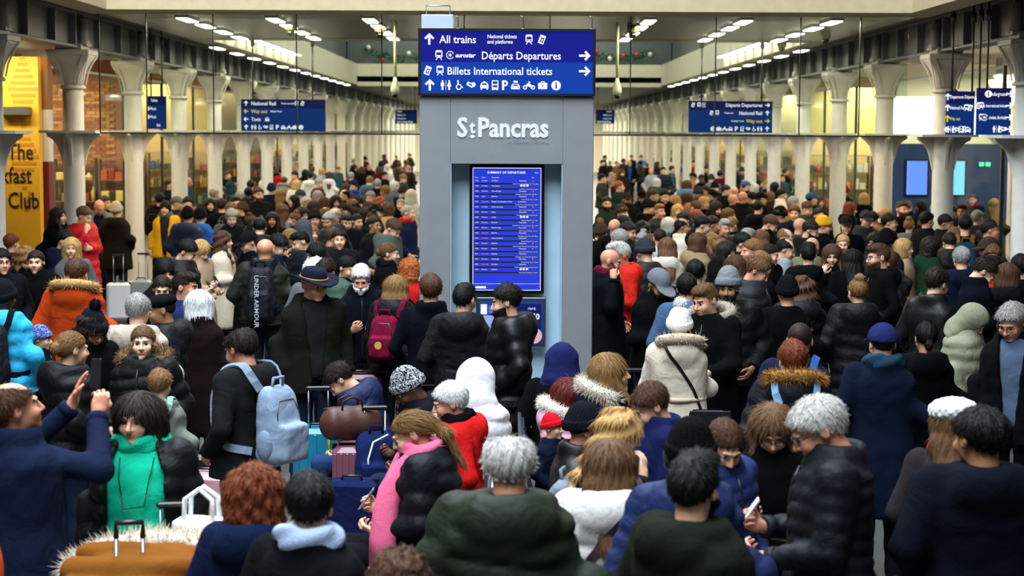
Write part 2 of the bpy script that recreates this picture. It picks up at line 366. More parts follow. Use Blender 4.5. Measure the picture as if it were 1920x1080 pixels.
for tx, py, sz in (('The', 299, .34), ('Breakfast', 343, .34), ('Club', 390, .34)):
    p = at_y({'The': 14, 'Breakfast': 60, 'Club': 15}[tx], py, YB)
    text(tx, sz*1.1, (p.x, -.012, p.z), mblk, sf, align='RIGHT' if tx == 'Breakfast' else 'LEFT', sx=.72, bold=.008)
p = at_y(60, 385, YB); text('LDN·S', .12, (p.x-.05, -.012, p.z-.1), mat('plain', '9c3a1c'), sf, rot=(pi/2, R(-75), 0))
MB().box(*[at_y(q, 210, YB).x for q in (4, 60)], -.22, 0, 3.20, 3.34, bev=.01).build('wall_lamp', mat('plastic', '4a4a46'), sf)  # dark grey box sign on the wall, not a light fitting
a = area('lamp', ((xl+xr)/2+.6, -1.1, 4.0), 1.6, .2, 60, (1, .86, .55), (R(50), 0, 0)); a.parent = sf  # unseen wash lamp added to brighten the yellow wall
x0, x1 = at_y(75, 240, YB+.3).x, at_y(91, 240, YB+.3).x
sp = thing('shop_pilaster', 'white and dark red pilaster beside the yellow shop wall', 'pilaster', (0, YB+.3, 0))
MB().box(x0, x1, 0, .3, 2.45, 3.3).build('white_panel', mat('paint', 'd6d2ca'), sp); MB().box(x0-.08, x1, -.02, .3, 0, 2.45).build('red_panel', mat('paint', '6e1a16'), sp); MB().box(x0, x1, 0, .3, 3.3, 4.15).build('top_panel', mat('paint', '8a5a2a'), sp)
# a dark instrument case propped by the yellow wall
# ---- right: blue ticket hall wall with two screens and a lit white panel
YR = 39.0
bw = thing('ticket_hall_wall', 'blue ticket hall wall with two screens behind the right columns', 'wall panel', (0, YR, 0))
xa, xb = at_y(1660, 300, YR).x, at_y(1890, 300, YR).x
MB().box(xa, xb, 0, .15, 0, 2.75).build('wall_panel', mat('paint', '1d3f7a'), bw)
for q0, q1, lab in ((1700, 1738, 0), (1779, 1808, 1)):
    a, b = at_y(q0, 300, YR).x, at_y(q1, 300, YR).x
    s_ = MB().box(a-.04, b+.04, -.06, 0, 1.62, 2.42, bev=.01).build('screen', mat('plastic', '10131a'), bw); MB().box(a, b, -.066, -.06, 1.66, 2.38).build('display', emit('6a8df0' if lab == 0 else '7fd0f5', 1.6), s_)
MB().box(xa, xb-.6, -.05, .1, 2.9, 3.75).build('light_panel', emit('fff8ea', 3.5), bw)
for px in (1840, 1852):
    p = at_y(px, 308, YR-.03); t = thing('exit_light', 'small green lit sign on the right glass %s' % ('left of the pair' if px < 1850 else 'right of the pair'), 'sign', p)
    MB().box(-.06, .06, -.02, .02, -.05, .05, bev=.005).build('case', mat('plastic', '203028'), t); MB().box(-.05, .05, -.024, -.02, -.04, .04).build('display', emit('4dffa0', 3), t)
# ticket gates (white bollards) at the right
for i, (px, py) in enumerate(((1705, 366), (1598, 348), (1388, 330))):
    p = at_z(px, py, 1.35); t = thing('gate_post', 'white rounded gate post standing among the crowd, %s from the right' % ORD[i], 'gate post', (p.x, p.y, 0))
    MB().box(-.09, .09, -.2, .2, 0, 1.3, bev=.05).build('post', mat('plastic', 'cfcfca'), t); MB().box(-.1, .1, -.3, .2, 1.25, 1.35, bev=.04).build('head', mat('plastic', 'dededa'), t)
# ---- garland with baubles on the far balcony
g = thing('garland', 'green christmas garland with red baubles on the far balcony', 'garland', (0, Y3+.4, 0))
gm = MB(); gr = random.Random(3)
for i in range(900):
    u = gr.uniform(-5.3, 5.3); zc = 5.85-.25*abs(sin(u*1.2)); a = gr.uniform(0, 2*pi); r_ = gr.uniform(.05, .24)
    c_ = Vector((u, cos(a)*.12-.1, zc+sin(a)*.1)); d = Vector((gr.uniform(-1, 1), gr.uniform(-1, .4), gr.uniform(-1, 1)))*r_; n_ = Vector((gr.uniform(-.03, .03), 0, .03))
    gm.add([c_-n_, c_+n_, c_+d], [(0, 1, 2)])
gm.build('needles', mat('fabric', '1f4a2c'), g)['kind'] = 'stuff'
bb = MB().ball((0, 0, 0), .085, 10).mesh('bauble')
for i in range(22):
    u = -5.1+i*.486; obj('bauble', bb, mat('gloss', 'b3202a' if i % 3 else 'd8d0c8'), g, (u, -.28, 5.85-.25*abs(sin(u*1.2))+gr.uniform(-.18, .18)))
fl = area('garland_wash', (0, Y3-1, 7.2), 9, .4, 160, (1, .9, .75), (R(60), 0, 0))  # bare area light aimed at the garland from in front, no bulbs modelled
# ---- pendant cameras and ceiling cameras
for i, px in enumerate((741, 1157)):
    p = at_y(px, 160, 27.3); t = thing('pendant_camera', 'cream teardrop camera on a ceiling pole %s of the information tower' % ('left', 'right')[i], 'camera', (p.x, 27.3, 0))
    MB().lathe([(.022, 3.72), (.022, ZC)], 10).build('pole', mat('plastic', 'e2d9a8'), t); MB().lathe([(.024, 3.78), (.04, 3.70), (.068, 3.62), (.07, 3.57), (.05, 3.53)], 16).build('housing', mat('plastic', 'f0ead0'), t)
    MB().lathe([(.012, 3.47), (.04, 3.49), (.05, 3.53)], 14).build('dome', mat('gloss', '12110f'), t)
for i, (px, py, wh) in enumerate(((545, 46, 'left'), (712, 50, 'inner left'), (1186, 50, 'inner right'), (1466, 78, 'right'), (1548, 62, 'far right'))):
    d = ray(px, py); tt = (ZC-CAMH)/d.z; t = thing('dome_camera', 'small dark dome camera on the ceiling, %s strip light row' % wh, 'camera', (d.x*tt, d.y*tt, 0))
    MB().lathe([(.085, ZC+.02), (.085, ZC-.08), (.06, ZC-.10)], 14).build('housing', mat('plastic', '6b6038'), t); MB().lathe([(.06, ZC-.10), (.055, ZC-.15), (.02, ZC-.18)], 14).build('dome', mat('gloss', '0d0c0b'), t)
# ================================================================== signs
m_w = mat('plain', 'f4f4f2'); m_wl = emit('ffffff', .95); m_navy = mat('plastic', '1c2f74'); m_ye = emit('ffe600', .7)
def circ(cx, cz, r, n=14, a0=0, a1=2*pi): return [(cx+r*cos(a0+(a1-a0)*i/n), cz+r*sin(a0+(a1-a0)*i/n)) for i in range(n)]
def rr(x0, x1, z0, z1, r):
    return [(x+r*cos(a), z+r*sin(a)) for x, z, b in ((x1-r, z1-r, 0), (x0+r, z1-r, 90), (x0+r, z0+r, 180), (x1-r, z0+r, 270)) for a in [R(b+30*k) for k in range(4)]]
def tf(pts, cx, cz, s, a=0): return [(cx+s*(x*cos(a)-z*sin(a)), cz+s*(x*sin(a)+z*cos(a))) for x, z in pts]
ICON = {   # unit icons about (0,0), half height .5; (outline, 0 = white / 1 = board colour)
 'up': [([(-.1, -.5), (.1, -.5), (.1, .16), (.3, -.04), (.45, .1), (0, .52), (-.45, .1), (-.3, -.04), (-.1, .16)], 0)],
 'train': [(rr(-.36, .36, -.28, .5, .16), 0), (rr(-.26, .26, .0, .28, .05), 1), (circ(-.2, -.13, .07, 8), 1), (circ(.2, -.13, .07, 8), 1), ([(-.2, -.3), (-.34, -.5), (-.24, -.5), (-.1, -.3)], 0), ([(.2, -.3), (.34, -.5), (.24, -.5), (.1, -.3)], 0)],
 'ticket': [(tf(rr(-.3, .3, -.45, .45, .05), 0, 0, 1, -.35), 0), (tf(rr(-.12, .2, -.3, .2, .03), 0, 0, 1, -.35), 1), (tf(rr(-.02, .1, -.2, .1, .03), 0, 0, 1, -.35), 0)],
 'toilets': [(circ(-.35, .4, .1, 8), 0), ([(-.5, .28), (-.2, .28), (-.15, -.1), (-.25, -.1), (-.25, -.5), (-.45, -.5), (-.45, -.1), (-.55, -.1)], 0), ([(-.02, -.5), (.02, -.5), (.02, .5), (-.02, .5)], 0), (circ(.35, .4, .1, 8), 0), ([(.25, .28), (.45, .28), (.58, -.15), (.45, -.15), (.45, -.5), (.25, -.5), (.25, -.15), (.12, -.15)], 0)],
 'wheel': [(circ(-.08, .42, .1, 8), 0), ([(-.15, .3), (.0, .3), (.05, .05), (.25, .05), (.35, -.3), (.45, -.3), (.45, -.2), (.3, -.1), (.22, -.05), (-.1, -.05)], 0), (circ(.0, -.2, .3, 16), 0), (circ(.02, -.18, .2, 14), 1)],
 'baby': [(tf(rr(-.5, .3, -.22, .22, .15), 0, 0, 1, -.5), 0), (circ(.25, .05, .26, 12), 0), (tf(rr(-.3, .12, -.06, .1, .05), 0, 0, 1, -.5), 1)],
 'taxi': [([(-.45, -.35), (.45, -.35), (.45, .0), (.3, .3), (.12, .3), (.1, .42), (-.1, .42), (-.12, .3), (-.3, .3), (-.45, .0)], 0), (rr(-.26, .26, .02, .2, .03), 1), (circ(-.28, -.14, .06, 8), 1), (circ(.28, -.14, .06, 8), 1), (rr(-.4, -.25, -.5, -.3, .03), 0), (rr(.25, .4, -.5, -.3, .03), 0)],
 'bus': [(rr(-.34, .34, -.45, .5, .06), 0), (rr(-.24, .24, .12, .4, .03), 1), (rr(-.24, .24, -.22, .0, .03), 1), (rr(-.3, -.16, -.52, -.4, .03), 0), (rr(.16, .3, -.52, -.4, .03), 0)],
 'P': [([(-.28, -.5), (-.06, -.5), (-.06, -.1), (.12, -.1), (.32, .05), (.32, .35), (.12, .5), (-.28, .5)], 0), (rr(-.06, .12, .06, .33, .06), 1)],
 'kiss': [([(-.45, -.4), (.45, -.4), (.45, -.05), (.3, .15), (-.3, .15), (-.45, -.05)], 0), (circ(-.1, .38, .13, 8), 0), (circ(.14, .36, .12, 8), 0), (circ(-.26, -.2, .06, 8), 1), (circ(.26, -.2, .06, 8), 1), (rr(-.24, .24, -.06, .08, .03), 1)],
 'bike': [(circ(-.42, -.22, .24, 12), 0), (circ(-.42, -.22, .12, 10), 1), (circ(.45, -.22, .24, 12), 0), (circ(.45, -.22, .12, 10), 1), ([(-.4, -.1), (-.2, .2), (.1, .2), (.45, -.15), (.35, -.28), (-.1, -.1)], 0), (circ(.05, .32, .12, 8), 0)],
 'case': [(rr(-.5, .5, -.4, .28, .06), 0), (rr(-.2, .2, .2, .45, .05), 0), (rr(-.12, .12, .26, .37, .03), 1), (circ(0, -.03, .08, 8), 1)],
 'info': [(circ(0, 0, .5, 20), 0), (circ(0, .24, .1, 8), 1), (rr(-.08, .08, -.32, .1, .03), 1)],
 'star': [(circ(0, 0, .5, 20), 0), (circ(0, 0, .42, 20), 1)]+[(tf([(-.05, 0), (0, .4), (.05, 0)], 0, 0, 1, k*pi/3), 0) for k in range(6)]+[([(.3, -.2), (.6, -.3), (.6, .3), (.3, .1)], 1)],
}
def icon(kind, cx, cz, s, parent, board, y=-.002, ang=0, m=None):
    mb = MB()
    for i, (pts, k) in enumerate(ICON[kind]):
        mb.prism(tf(pts, cx, cz, s, ang), y-.0012-.0006*i, y, k)
    o = mb.build('pictogram', [m or m_wl, board], parent); return o
# ---- information tower
YT = 15.6; sT = FPX/YT
def TX(px): return at_y(px, 244, YT).x
def TZ(py): return at_y(950, py, YT).z
xL, xR, zT = TX(784.5), TX(1115.5), TZ(54)
tw = thing('information_tower', 'grey metal information tower with blue direction sign and departure screen', 'information tower', (0, YT, 0))
m_st = mat('steel', '969a9f', metallic=.35, rough=.40); m_jamb = mat('steel', 'b9d6e6', metallic=.2, rough=.45); m_fr = mat('metal', '43464c')
zS = TZ(181); rx0, rx1, rz1, rz0 = TX(845), TX(1055), TZ(307), .55
MB().box(xL+.01, rx0, 0, .5, 0, zS, bev=.006).build('side_panel', m_st, tw); MB().box(rx1, xR-.01, 0, .5, 0, zS, bev=.006).build('side_panel', m_st, tw)
MB().box(rx0, rx1, 0, .5, rz1, zS-.0).build('head_panel', m_st, tw); MB().box(rx0, rx1, 0, .5, 0, rz0).build('plinth_panel', m_st, tw)
MB().box(rx0, rx1, .26, .5, rz0, rz1).build('recess_back', m_jamb, tw); MB().box(rx0, rx0+.006, .004, .26, rz0, rz1).box(rx1-.006, rx1, .004, .26, rz0, rz1).build('recess_lining', m_jamb, tw)
MB().box(xL+.03, xR-.03, .05, .45, zS, zT-.02).build('sign_core', mat('plastic', '30333a'), tw)
fr = MB()
zb = TZ(180)
fr.box(xL, xR, -.04, .54, zT-.022, zT).box(xL, xR, -.04, .54, zb, zb+.02).box(xL, xL+.024, -.04, .54, zb+.02, zT-.022).box(xR-.024, xR, -.04, .54, zb+.02, zT-.022)
fr.build('sign_frame', m_fr, tw)
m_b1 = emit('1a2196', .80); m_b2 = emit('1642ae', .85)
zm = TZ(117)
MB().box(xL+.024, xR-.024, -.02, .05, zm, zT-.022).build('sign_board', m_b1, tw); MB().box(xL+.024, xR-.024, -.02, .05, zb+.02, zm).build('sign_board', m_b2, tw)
def cap_size(px): return px/sT/.72     # letter size from a cap height in pixels
yF = -.021
def trow(py, items, board):
    z = TZ(py)
    for it in items:
        if it[0] == 't': text(it[1], cap_size(it[3]), (TX(it[2]), yF-.002, z-it[3]/sT/2), m_wl, tw, bold=.012, sx=it[4] if len(it) > 4 else .93)
        else: icon(it[1], TX(it[2]), z, it[3]/sT, tw, board, yF, it[4] if len(it) > 4 else 0)
trow(74, [('i', 'up', 805, 21), ('t', 'All trains', 824, 14.5), ('i', 'train', 991, 18), ('i', 'ticket', 1015, 18)], m_b1)
text('National tickets', cap_size(7.2), (TX(913), yF-.002, TZ(72)), m_wl, tw, bold=.014, sx=.86); text('and platforms', cap_size(7.2), (TX(913), yF-.002, TZ(82)), m_wl, tw, bold=.014, sx=.86)
trow(104, [('i', 'train', 823, 18), ('i', 'star', 844, 15), ('t', 'Départs Departures', 902, 14.5, .90), ('i', 'up', 1095, 21, -pi/2)], m_b1)
text('eurostar', cap_size(8), (TX(853), yF-.002, TZ(108)), m_wl, tw, bold=.03, sx=.95, shear=.35)
trow(133, [('i', 'ticket', 802, 18), ('i', 'train', 825, 18), ('t', 'Billets International tickets', 838, 14.5, .905), ('i', 'up', 1095, 21, -pi/2)], m_b2)
trow(160, [('i', 'up', 806, 21), ('i', 'toilets', 836, 18), ('i', 'wheel', 860, 18), ('i', 'baby', 883, 17), ('i', 'taxi', 908, 17), ('i', 'bus', 928, 18), ('i', 'P', 946, 18), ('i', 'kiss', 966, 18), ('i', 'bike', 991, 17), ('i', 'case', 1017, 17), ('i', 'info', 1042, 18)], m_b2)
# logo on the metal
z = TZ(256)
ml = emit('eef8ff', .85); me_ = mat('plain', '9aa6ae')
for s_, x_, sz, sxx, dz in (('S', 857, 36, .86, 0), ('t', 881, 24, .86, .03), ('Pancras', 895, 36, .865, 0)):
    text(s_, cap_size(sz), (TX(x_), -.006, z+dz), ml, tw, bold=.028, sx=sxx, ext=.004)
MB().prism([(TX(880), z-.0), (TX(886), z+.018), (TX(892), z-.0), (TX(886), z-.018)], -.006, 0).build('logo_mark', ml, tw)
text('INTERNATIONAL', cap_size(6.5), (TX(951), -.004, TZ(268)), me_, tw, sx=.98, space=1.15, bold=.002)
# big screen
ys = .12
def frame_screen(x0, x1, y0, y1, ix, m, depth=.1):
    s_ = MB().box(TX(x0), TX(x1), ys, ys+depth, TZ(y1), TZ(y0), bev=.008).build('screen', m, tw)
    return s_
sc1 = frame_screen(880, 1022, 309, 553, 6, mat('metal', '2a2c31', rough=.3))
MB().box(TX(886), TX(1016), ys-.003, ys, TZ(547), TZ(315)).build('display', emit('eef4ff', .85), sc1)
MB().box(TX(887.3), TX(1014.7), ys-.004, ys-.003, TZ(545.6), TZ(316.4)).build('display', emit('2a3ccf', 1.05), sc1)
m_sw = emit('f2f6ff', 1.0); m_sb = mat('plain', '05060c'); yy = ys-.0055
def stx(s, px, py, cap_, m=m_sw, al='LEFT', b=.0): return text(s, cap_size(cap_), (TX(px), yy, TZ(py)), m, sc1, bold=b, align=al, ext=.0004)
stx('SUMMARY OF DEPARTURES', 950, 326, 4.2, al='CENTER', b=.02); stx('10:21', 1011, 325.5, 2.6, al='RIGHT')
for s_, q in (('Time', 890), ('Status', 903), ('Destination', 922), ('Plat', 998)): stx(s_, q, 334.5, 2.2)
rows = [('10:21', 'On time', 'St Albans', 'Thameslink', '3'), ('10:22', 'On time', 'Nottingham', 'EMR', ''), ('10:25', 'On time', 'Three Bridges', 'Thameslink', '4'), ('10:29', '10:41', 'Bedford', 'Thameslink', '3'), ('10:31', 'Cancelled', 'Margate via Canterbury West', 'Southeastern', ''), ('10:33', 'On time', 'Sutton (London)', 'Thameslink', '4'), ('10:34', 'On time', 'Luton', 'Thameslink', '3'), ('10:35', 'On time', 'Corby', 'EMR', ''), ('10:40', 'On time', 'Rainham', 'Thameslink', '4'), ('10:41', 'On time', 'Peterborough', 'Thameslink', '4'), ('10:42', 'Cancelled', 'Bedford', 'Thameslink', ''), ('10:45', 'Cancelled', 'Sutton (London)', 'Thameslink', ''), ('10:46', 'On time', 'Brighton', 'Thameslink', '4'), ('10:50', 'On time', 'Gatwick', 'Thameslink', '4'), ('10:51', 'Cancelled', 'Brighton', 'Thameslink', ''), ('10:55', 'On time', 'Cambridge', 'Thameslink', '3'), ('10:56', 'Cancelled', 'Horsham', 'Thameslink', ''), ('11:02', 'On time', 'Sheffield', 'EMR', '')]
m_red = emit('ff8f9a', .9)
bars = MB()
for i, (a, b_, c_, d_, e_) in enumerate(rows):
    py = 340.6+i*9.86; zr = TZ(py)
    stx(a, 890, py, 2.3); stx(b_, 903, py, 2.3, m_red if b_ == 'Cancelled' else m_sw); stx(c_, 922, py, 2.3)
    if d_ == 'EMR':
        for q, ch in ((978, 'E'), (983.5, 'M'), (989.5, 'R')): MB().box(TX(q-2), TX(q+2), yy-.0005, yy, TZ(py), TZ(py-3.8)).build('operator_mark', m_sw, sc1); stx(ch, q, py-.5, 2.4, m_navy, 'CENTER').location.y = yy-.001
    else: stx(d_, 988, py, 2.2, al='RIGHT')
    if e_: stx(e_, 999.5, py, 2.2)
    cut = (958+7*sin(i*2.1)) if i else 957
    MB().box(TX(889.5), TX(1010), yy+.0005, yy+.001, TZ(py+6.2), TZ(py+3.2)).build('calling_bar', m_sb, sc1)
    stx(('Kentish Town, West Hampstead Thameslink', 'Luton Airport Parkway, Leicester', 'Farringdon, City Thameslink, Blackfriars', 'London Bridge, East Croydon')[i % 4][:int((1010-cut)*.75)], 1010, py+5.6, 1.9, al='RIGHT')
MB().box(TX(887.3), TX(1014.7), yy, yy+.001, TZ(534.5), TZ(534)).build('rule', m_sw, sc1); MB().box(TX(889), TX(912), yy, yy+.001, TZ(543), TZ(539)).build('footer_mark', m_sw, sc1)
sc2 = frame_screen(893, 1026, 560, 655, 6, mat('metal', '6a6d70', rough=.35))
MB().box(TX(899), TX(1020), ys-.003, ys, TZ(648), TZ(567)).build('display', emit('24479f', .75), sc2)
def tile(x0, x1, y0, y1, m): MB().box(TX(x0), TX(x1), ys-.0045, ys-.003, TZ(y1), TZ(y0)).build('display_tile', m, sc2)
tile(902, 914, 573, 592, m_sw); tile(917, 935, 576, 590, emit('5b7fe0', .8)); tile(902, 935, 594, 618, emit('aebfff', .7)); tile(902, 935, 622, 640, emit('5b7fe0', .7)); tile(962, 1018, 572, 646, emit('16246e', .8))
text('PRIME', cap_size(4), (TX(992), ys-.006, TZ(583)), m_sw, sc2, ext=.0004); text('50', cap_size(11), (TX(999), ys-.006, TZ(601)), m_sw, sc2, ext=.0004, bold=.03)
MB().prism(circ(TX(1004), TZ(632), .07, 18), ys-.006, ys-.004).build('display_tile', emit('e8b8c8', .8), sc2)
# fittings on top of the tower
zt = zT
MB().box(TX(789), TX(849), .1, .35, zt, zt+.125, bev=.006).build('junction_box', mat('plastic', 'b9c4d2'), tw)
MB().tube([(TX(797), .2, zt+.12), (TX(797), .2, zt+.205), (TX(842), .2, zt+.205), (TX(842), .2, zt+.12)], .006).build('lifting_bracket', mat('metal', '8b8d90'), tw)
for px in (858, 981, 1110):
    MB().tube([(TX(px), .1, zt), (TX(px), .1, zt+.1), (TX(px-6), .1, zt+.115)], .005).tube([(TX(px)-.03, .1, zt+.005), (TX(px)+.03, .1, zt+.005)], .006).build('eye_bracket', mat('metal', '77797c'), tw)
# ---- hanging signs
def hang_sign(name, x0, x1, y0, y1, Y, label, rows, rods, right=False, rz=0, two=True, dim=.6, tsx=.92):
    c = at_y((x0+x1)/2, y1, Y); s = FPX/Y; w = (x1-x0)/s; h = (y1-y0)/s
    t = thing(name, label, 'sign', (c.x, Y, c.z), rz)
    mb1 = emit('1b1f5e', dim); mb2 = emit('123a8a', dim)
    MB().box(-w/2, w/2, -.03, .03, h*.72, h).build('board', mb1, t); MB().box(-w/2, w/2, -.03, .03, 0, h*.72).build('board', mb2, t)
    for rx in rods: MB().tube([(rx*w, 0, h), (rx*w, 0, ZC-c.z+.17)], .014).lathe([(.035, ZC-c.z-.12), (.035, ZC-c.z+.02)], 10, (rx*w, 0)).build('hanging_rod', mat('metal', '55585a'), t)
    for i, r in enumerate(rows):
        z = h*(1-(i+.5)/len(rows)); u = h/len(rows)
        for it in r:
            x = (it[1]-.5)*w; b = mb1 if z > h*.72 else mb2; m = m_ye if 'y' in it[3:] else m_wl
            if it[0] == 'A': icon('up', x, z, u*.62, t, b, -.031, it[2], m)
            elif it[0] == 'I': icon(it[2], x, z, u*.6, t, b, -.031)
            else: text(it[2], u*it[0], (x, -.032, z-u*it[0]*.36), m, t, bold=.015, align='RIGHT' if right else 'LEFT', sx=tsx)
    return t
IC = ['toilets', 'wheel', 'baby', 'bus', 'P', 'taxi', 'bike', 'case', 'info']
L_ = pi/2; R_ = -pi/2
hang_sign('hanging_sign', 453, 610, 187, 246, 33.3, 'blue hanging sign reading National Rail, Way out and Taxis', [
    [('A', .06, 0), (.66, .12, 'National Rail'), (.27, .475, 'Tickets and platforms'), ('I', .66, 'train'), ('I', .73, 'ticket')], [('A', .06, L_, 'y'), (.62, .12, 'Way out', 'y'), (.28, .35, 'Midland Road')], [('A', .06, L_), (.62, .12, 'Taxis'), ('I', .31, 'taxi')], [('A', .06, 0)]+[('I', .15+i*.07, k) for i, k in enumerate(IC)]], (-.36, .35))
hang_sign('hanging_sign', 1291, 1447, 190, 249, 33.3, 'blue hanging sign reading Départs Departures and National Rail', [
    [('I', .05, 'ticket'), ('I', .12, 'train'), ('I', .18, 'star'), (.62, .88, 'Départs Departures'), ('A', .94, R_)], [('I', .27, 'ticket'), ('I', .34, 'train'), (.27, .53, 'Tickets and'), (.62, .88, 'National Rail'), ('A', .94, 0)], [(.28, .66, 'St King\'s Cross'), (.62, .88, 'Way out', 'y'), ('A', .94, R_, 'y')], [('A', .94, 0)]+[('I', .29+i*.07, k) for i, k in enumerate(IC[::-1])]], (-.35, .37), True)
hang_sign('hanging_sign', 277, 312, 181, 242, 33.0, 'narrow blue hanging sign turned sideways behind the second left column', [[(.5, .2, 'Toilets')], [('A', .12, L_), (.5, .2, 'Taxis')], [('A', .12, L_), (.5, .2, 'Taxis')], [(.5, .5, 'Exit')]], (-.3, .3), False, 0, tsx=.6)
hang_sign('hanging_sign', 1773, 1825, 172, 253, 25.2, 'blue hanging sign with yellow Way out, left of two at right edge', [
    [('A', .06, 0), (.42, .14, 'Departures Départs')], [('A', .06, 0), (.42, .14, 'National Rail'), ('I', .72, 'train'), ('I', .85, 'ticket')], [('A', .06, 0, 'y'), (.42, .14, 'Way out', 'y')], [('A', .06, L_)]+[('I', .18+i*.12, k) for i, k in enumerate(IC[:6])]], (-.3, .4), False, R(-12), tsx=.62)
hang_sign('hanging_sign', 1830, 1893, 166, 253, 24.6, 'blue hanging sign reading Underground, right of two at right edge', [
    [('I', .34, 'info'), (.45, .88, 'Underground'), ('A', .95, R_)], [('I', .06, 'ticket'), ('I', .14, 'train'), (.36, .88, 'Billets International tickets'), ('A', .95, R_)], [('I', .16, 'train'), ('I', .24, 'star'), (.42, .88, 'Arrivées Arrivals'), ('A', .95, R_)], [('I', .6+i*.1, k) for i, k in enumerate(IC[:3])]+[('A', .95, R_)]], (-.42, -.2), True, R(-12), tsx=.6)
for x0, x1, lab in ((741, 782, 'left'), (1117, 1152, 'right')):
    hang_sign('hanging_sign', x0, x1, 206, 232, 67, 'small distant dark sign just %s of the information tower' % lab, [[(.5, .08 if lab == 'left' else .85, 'Arrivals')], [(.5, .08 if lab == 'left' else .85, 'Platforms 1-4')], [(.5, .08 if lab == 'left' else .85, 'Underground')], [('I', .15+i*.12, k) for i, k in enumerate(IC[:6])]], (-.4, .4), lab == 'right', 0, dim=.25)
# ================================================================== people: implicit surfaces meshed by surface nets
F32 = np.float32
def snet(F, org, h):
    s = F < 0; nx, ny, nz = F.shape
    c = np.zeros((nx-1, ny-1, nz-1), np.int8)
    offs = [(i, j, k) for i in (0, 1) for j in (0, 1) for k in (0, 1)]
    for i, j, k in offs: c += s[i:nx-1+i, j:ny-1+j, k:nz-1+k]
    act = (c > 0) & (c < 8); I = np.argwhere(act); idx = -np.ones(act.shape, np.int64); idx[act] = np.arange(len(I))
    acc = np.zeros((len(I), 3), F32); cnt = np.zeros(len(I), F32)
    for o in offs:
        for ax in range(3):
            if o[ax]: continue
            p = list(o); p[ax] = 1
            fa = F[I[:, 0]+o[0], I[:, 1]+o[1], I[:, 2]+o[2]]; fb = F[I[:, 0]+p[0], I[:, 1]+p[1], I[:, 2]+p[2]]
            x = (fa < 0) != (fb < 0); t = np.where(x, fa/np.where(x, fa-fb, 1), 0)
            q = np.tile(np.array(o, F32), (len(I), 1)); q[:, ax] += t
            acc += q*x[:, None]; cnt += x
    V = (I+acc/cnt[:, None])*h+np.array(org, F32)
    Q = []
    for ax in range(3):
        sl = [slice(1, -1)]*3; a = [slice(1, -1)]*3; sl[ax] = slice(0, -1); a[ax] = slice(1, None)
        A = s[tuple(sl)]; B = s[tuple(a)]; E = np.argwhere(A != B)
        if not len(E): continue
        fl = A[E[:, 0], E[:, 1], E[:, 2]]; e = E.copy(); u, v = [k for k in range(3) if k != ax]; e[:, u] += 1; e[:, v] += 1
        def at(du, dv):
            w = e.copy(); w[:, u] -= du; w[:, v] -= dv; return idx[w[:, 0], w[:, 1], w[:, 2]]
        q = np.stack([at(1, 1), at(0, 1), at(0, 0), at(1, 0)], 1)
        if ax == 1: fl = ~fl
        q[~fl] = q[~fl][:, ::-1]; Q.append(q)
    return V, np.concatenate(Q)
def mesh_sdf(fn, lo, hi, h):
    lo = np.array(lo)-2*h; n = np.ceil((np.array(hi)+2*h-lo)/h).astype(int)+1
    ax = [(lo[i]+h*np.arange(n[i])).astype(F32) for i in range(3)]
    X, Y, Z = np.meshgrid(*ax, indexing='ij'); return snet(fn(X, Y, Z).astype(F32), lo, h)
def smin(a, b, k):
    h = np.clip(.5+.5*(b-a)/k, 0, 1); return b+(a-b)*h-k*h*(1-h)
def smax(a, b, k): return -smin(-a, -b, k)
def ell(X, Y, Z, c, r):
    x, y, z = (X-c[0])/r[0], (Y-c[1])/r[1], (Z-c[2])/r[2]; return (np.sqrt(x*x+y*y+z*z)-1)*min(r)
def cap_(X, Y, Z, a, b, r0, r1, flat=False, quilt=0, qp=.1):
    a = np.array(a, F32); b = np.array(b, F32); d = b-a; L2 = float(d@d)
    t = ((X-a[0])*d[0]+(Y-a[1])*d[1]+(Z-a[2])*d[2])/L2; tc = np.clip(t, 0, 1)
    px, py, pz = X-a[0]-tc*d[0], Y-a[1]-tc*d[1], Z-a[2]-tc*d[2]
    r = r0+(r1-r0)*tc
    if quilt: r = r+quilt*(np.abs(np.sin(np.pi*t*math.sqrt(L2)/qp))**.6-.65)
    o = np.sqrt(px*px+py*py+pz*pz)-r
    if flat: o = np.maximum(o, (t-1)*math.sqrt(L2))
    return o
def np_mesh(name, V, Q, mi=None, smooth=True):
    me = bpy.data.meshes.new(name); nv, nq = len(V), len(Q)
    me.vertices.add(nv); me.vertices.foreach_set('co', np.ascontiguousarray(V, F32).ravel())
    me.loops.add(nq*4); me.loops.foreach_set('vertex_index', np.ascontiguousarray(Q, np.int32).ravel())
    me.polygons.add(nq); me.polygons.foreach_set('loop_start', np.arange(0, nq*4, 4, dtype=np.int32))
    if mi is not None: me.polygons.foreach_set('material_index', np.ascontiguousarray(mi, np.int32))
    me.polygons.foreach_set('use_smooth', np.ones(nq, bool) if smooth else np.zeros(nq, bool)); me.update(calc_edges=True); return me
LODH = {0: (.0065, .017, .030, .0062), 1: (.0095, .026, .038, .009), 2: (.0135, .036, .046, .012)}   # head, garment, inner body, hand
CACHE = {}
def cached(fn):
    def w(*a):
        k = (fn.__name__,)+a
        if k not in CACHE: CACHE[k] = fn(*a)
        return CACHE[k]
    return w
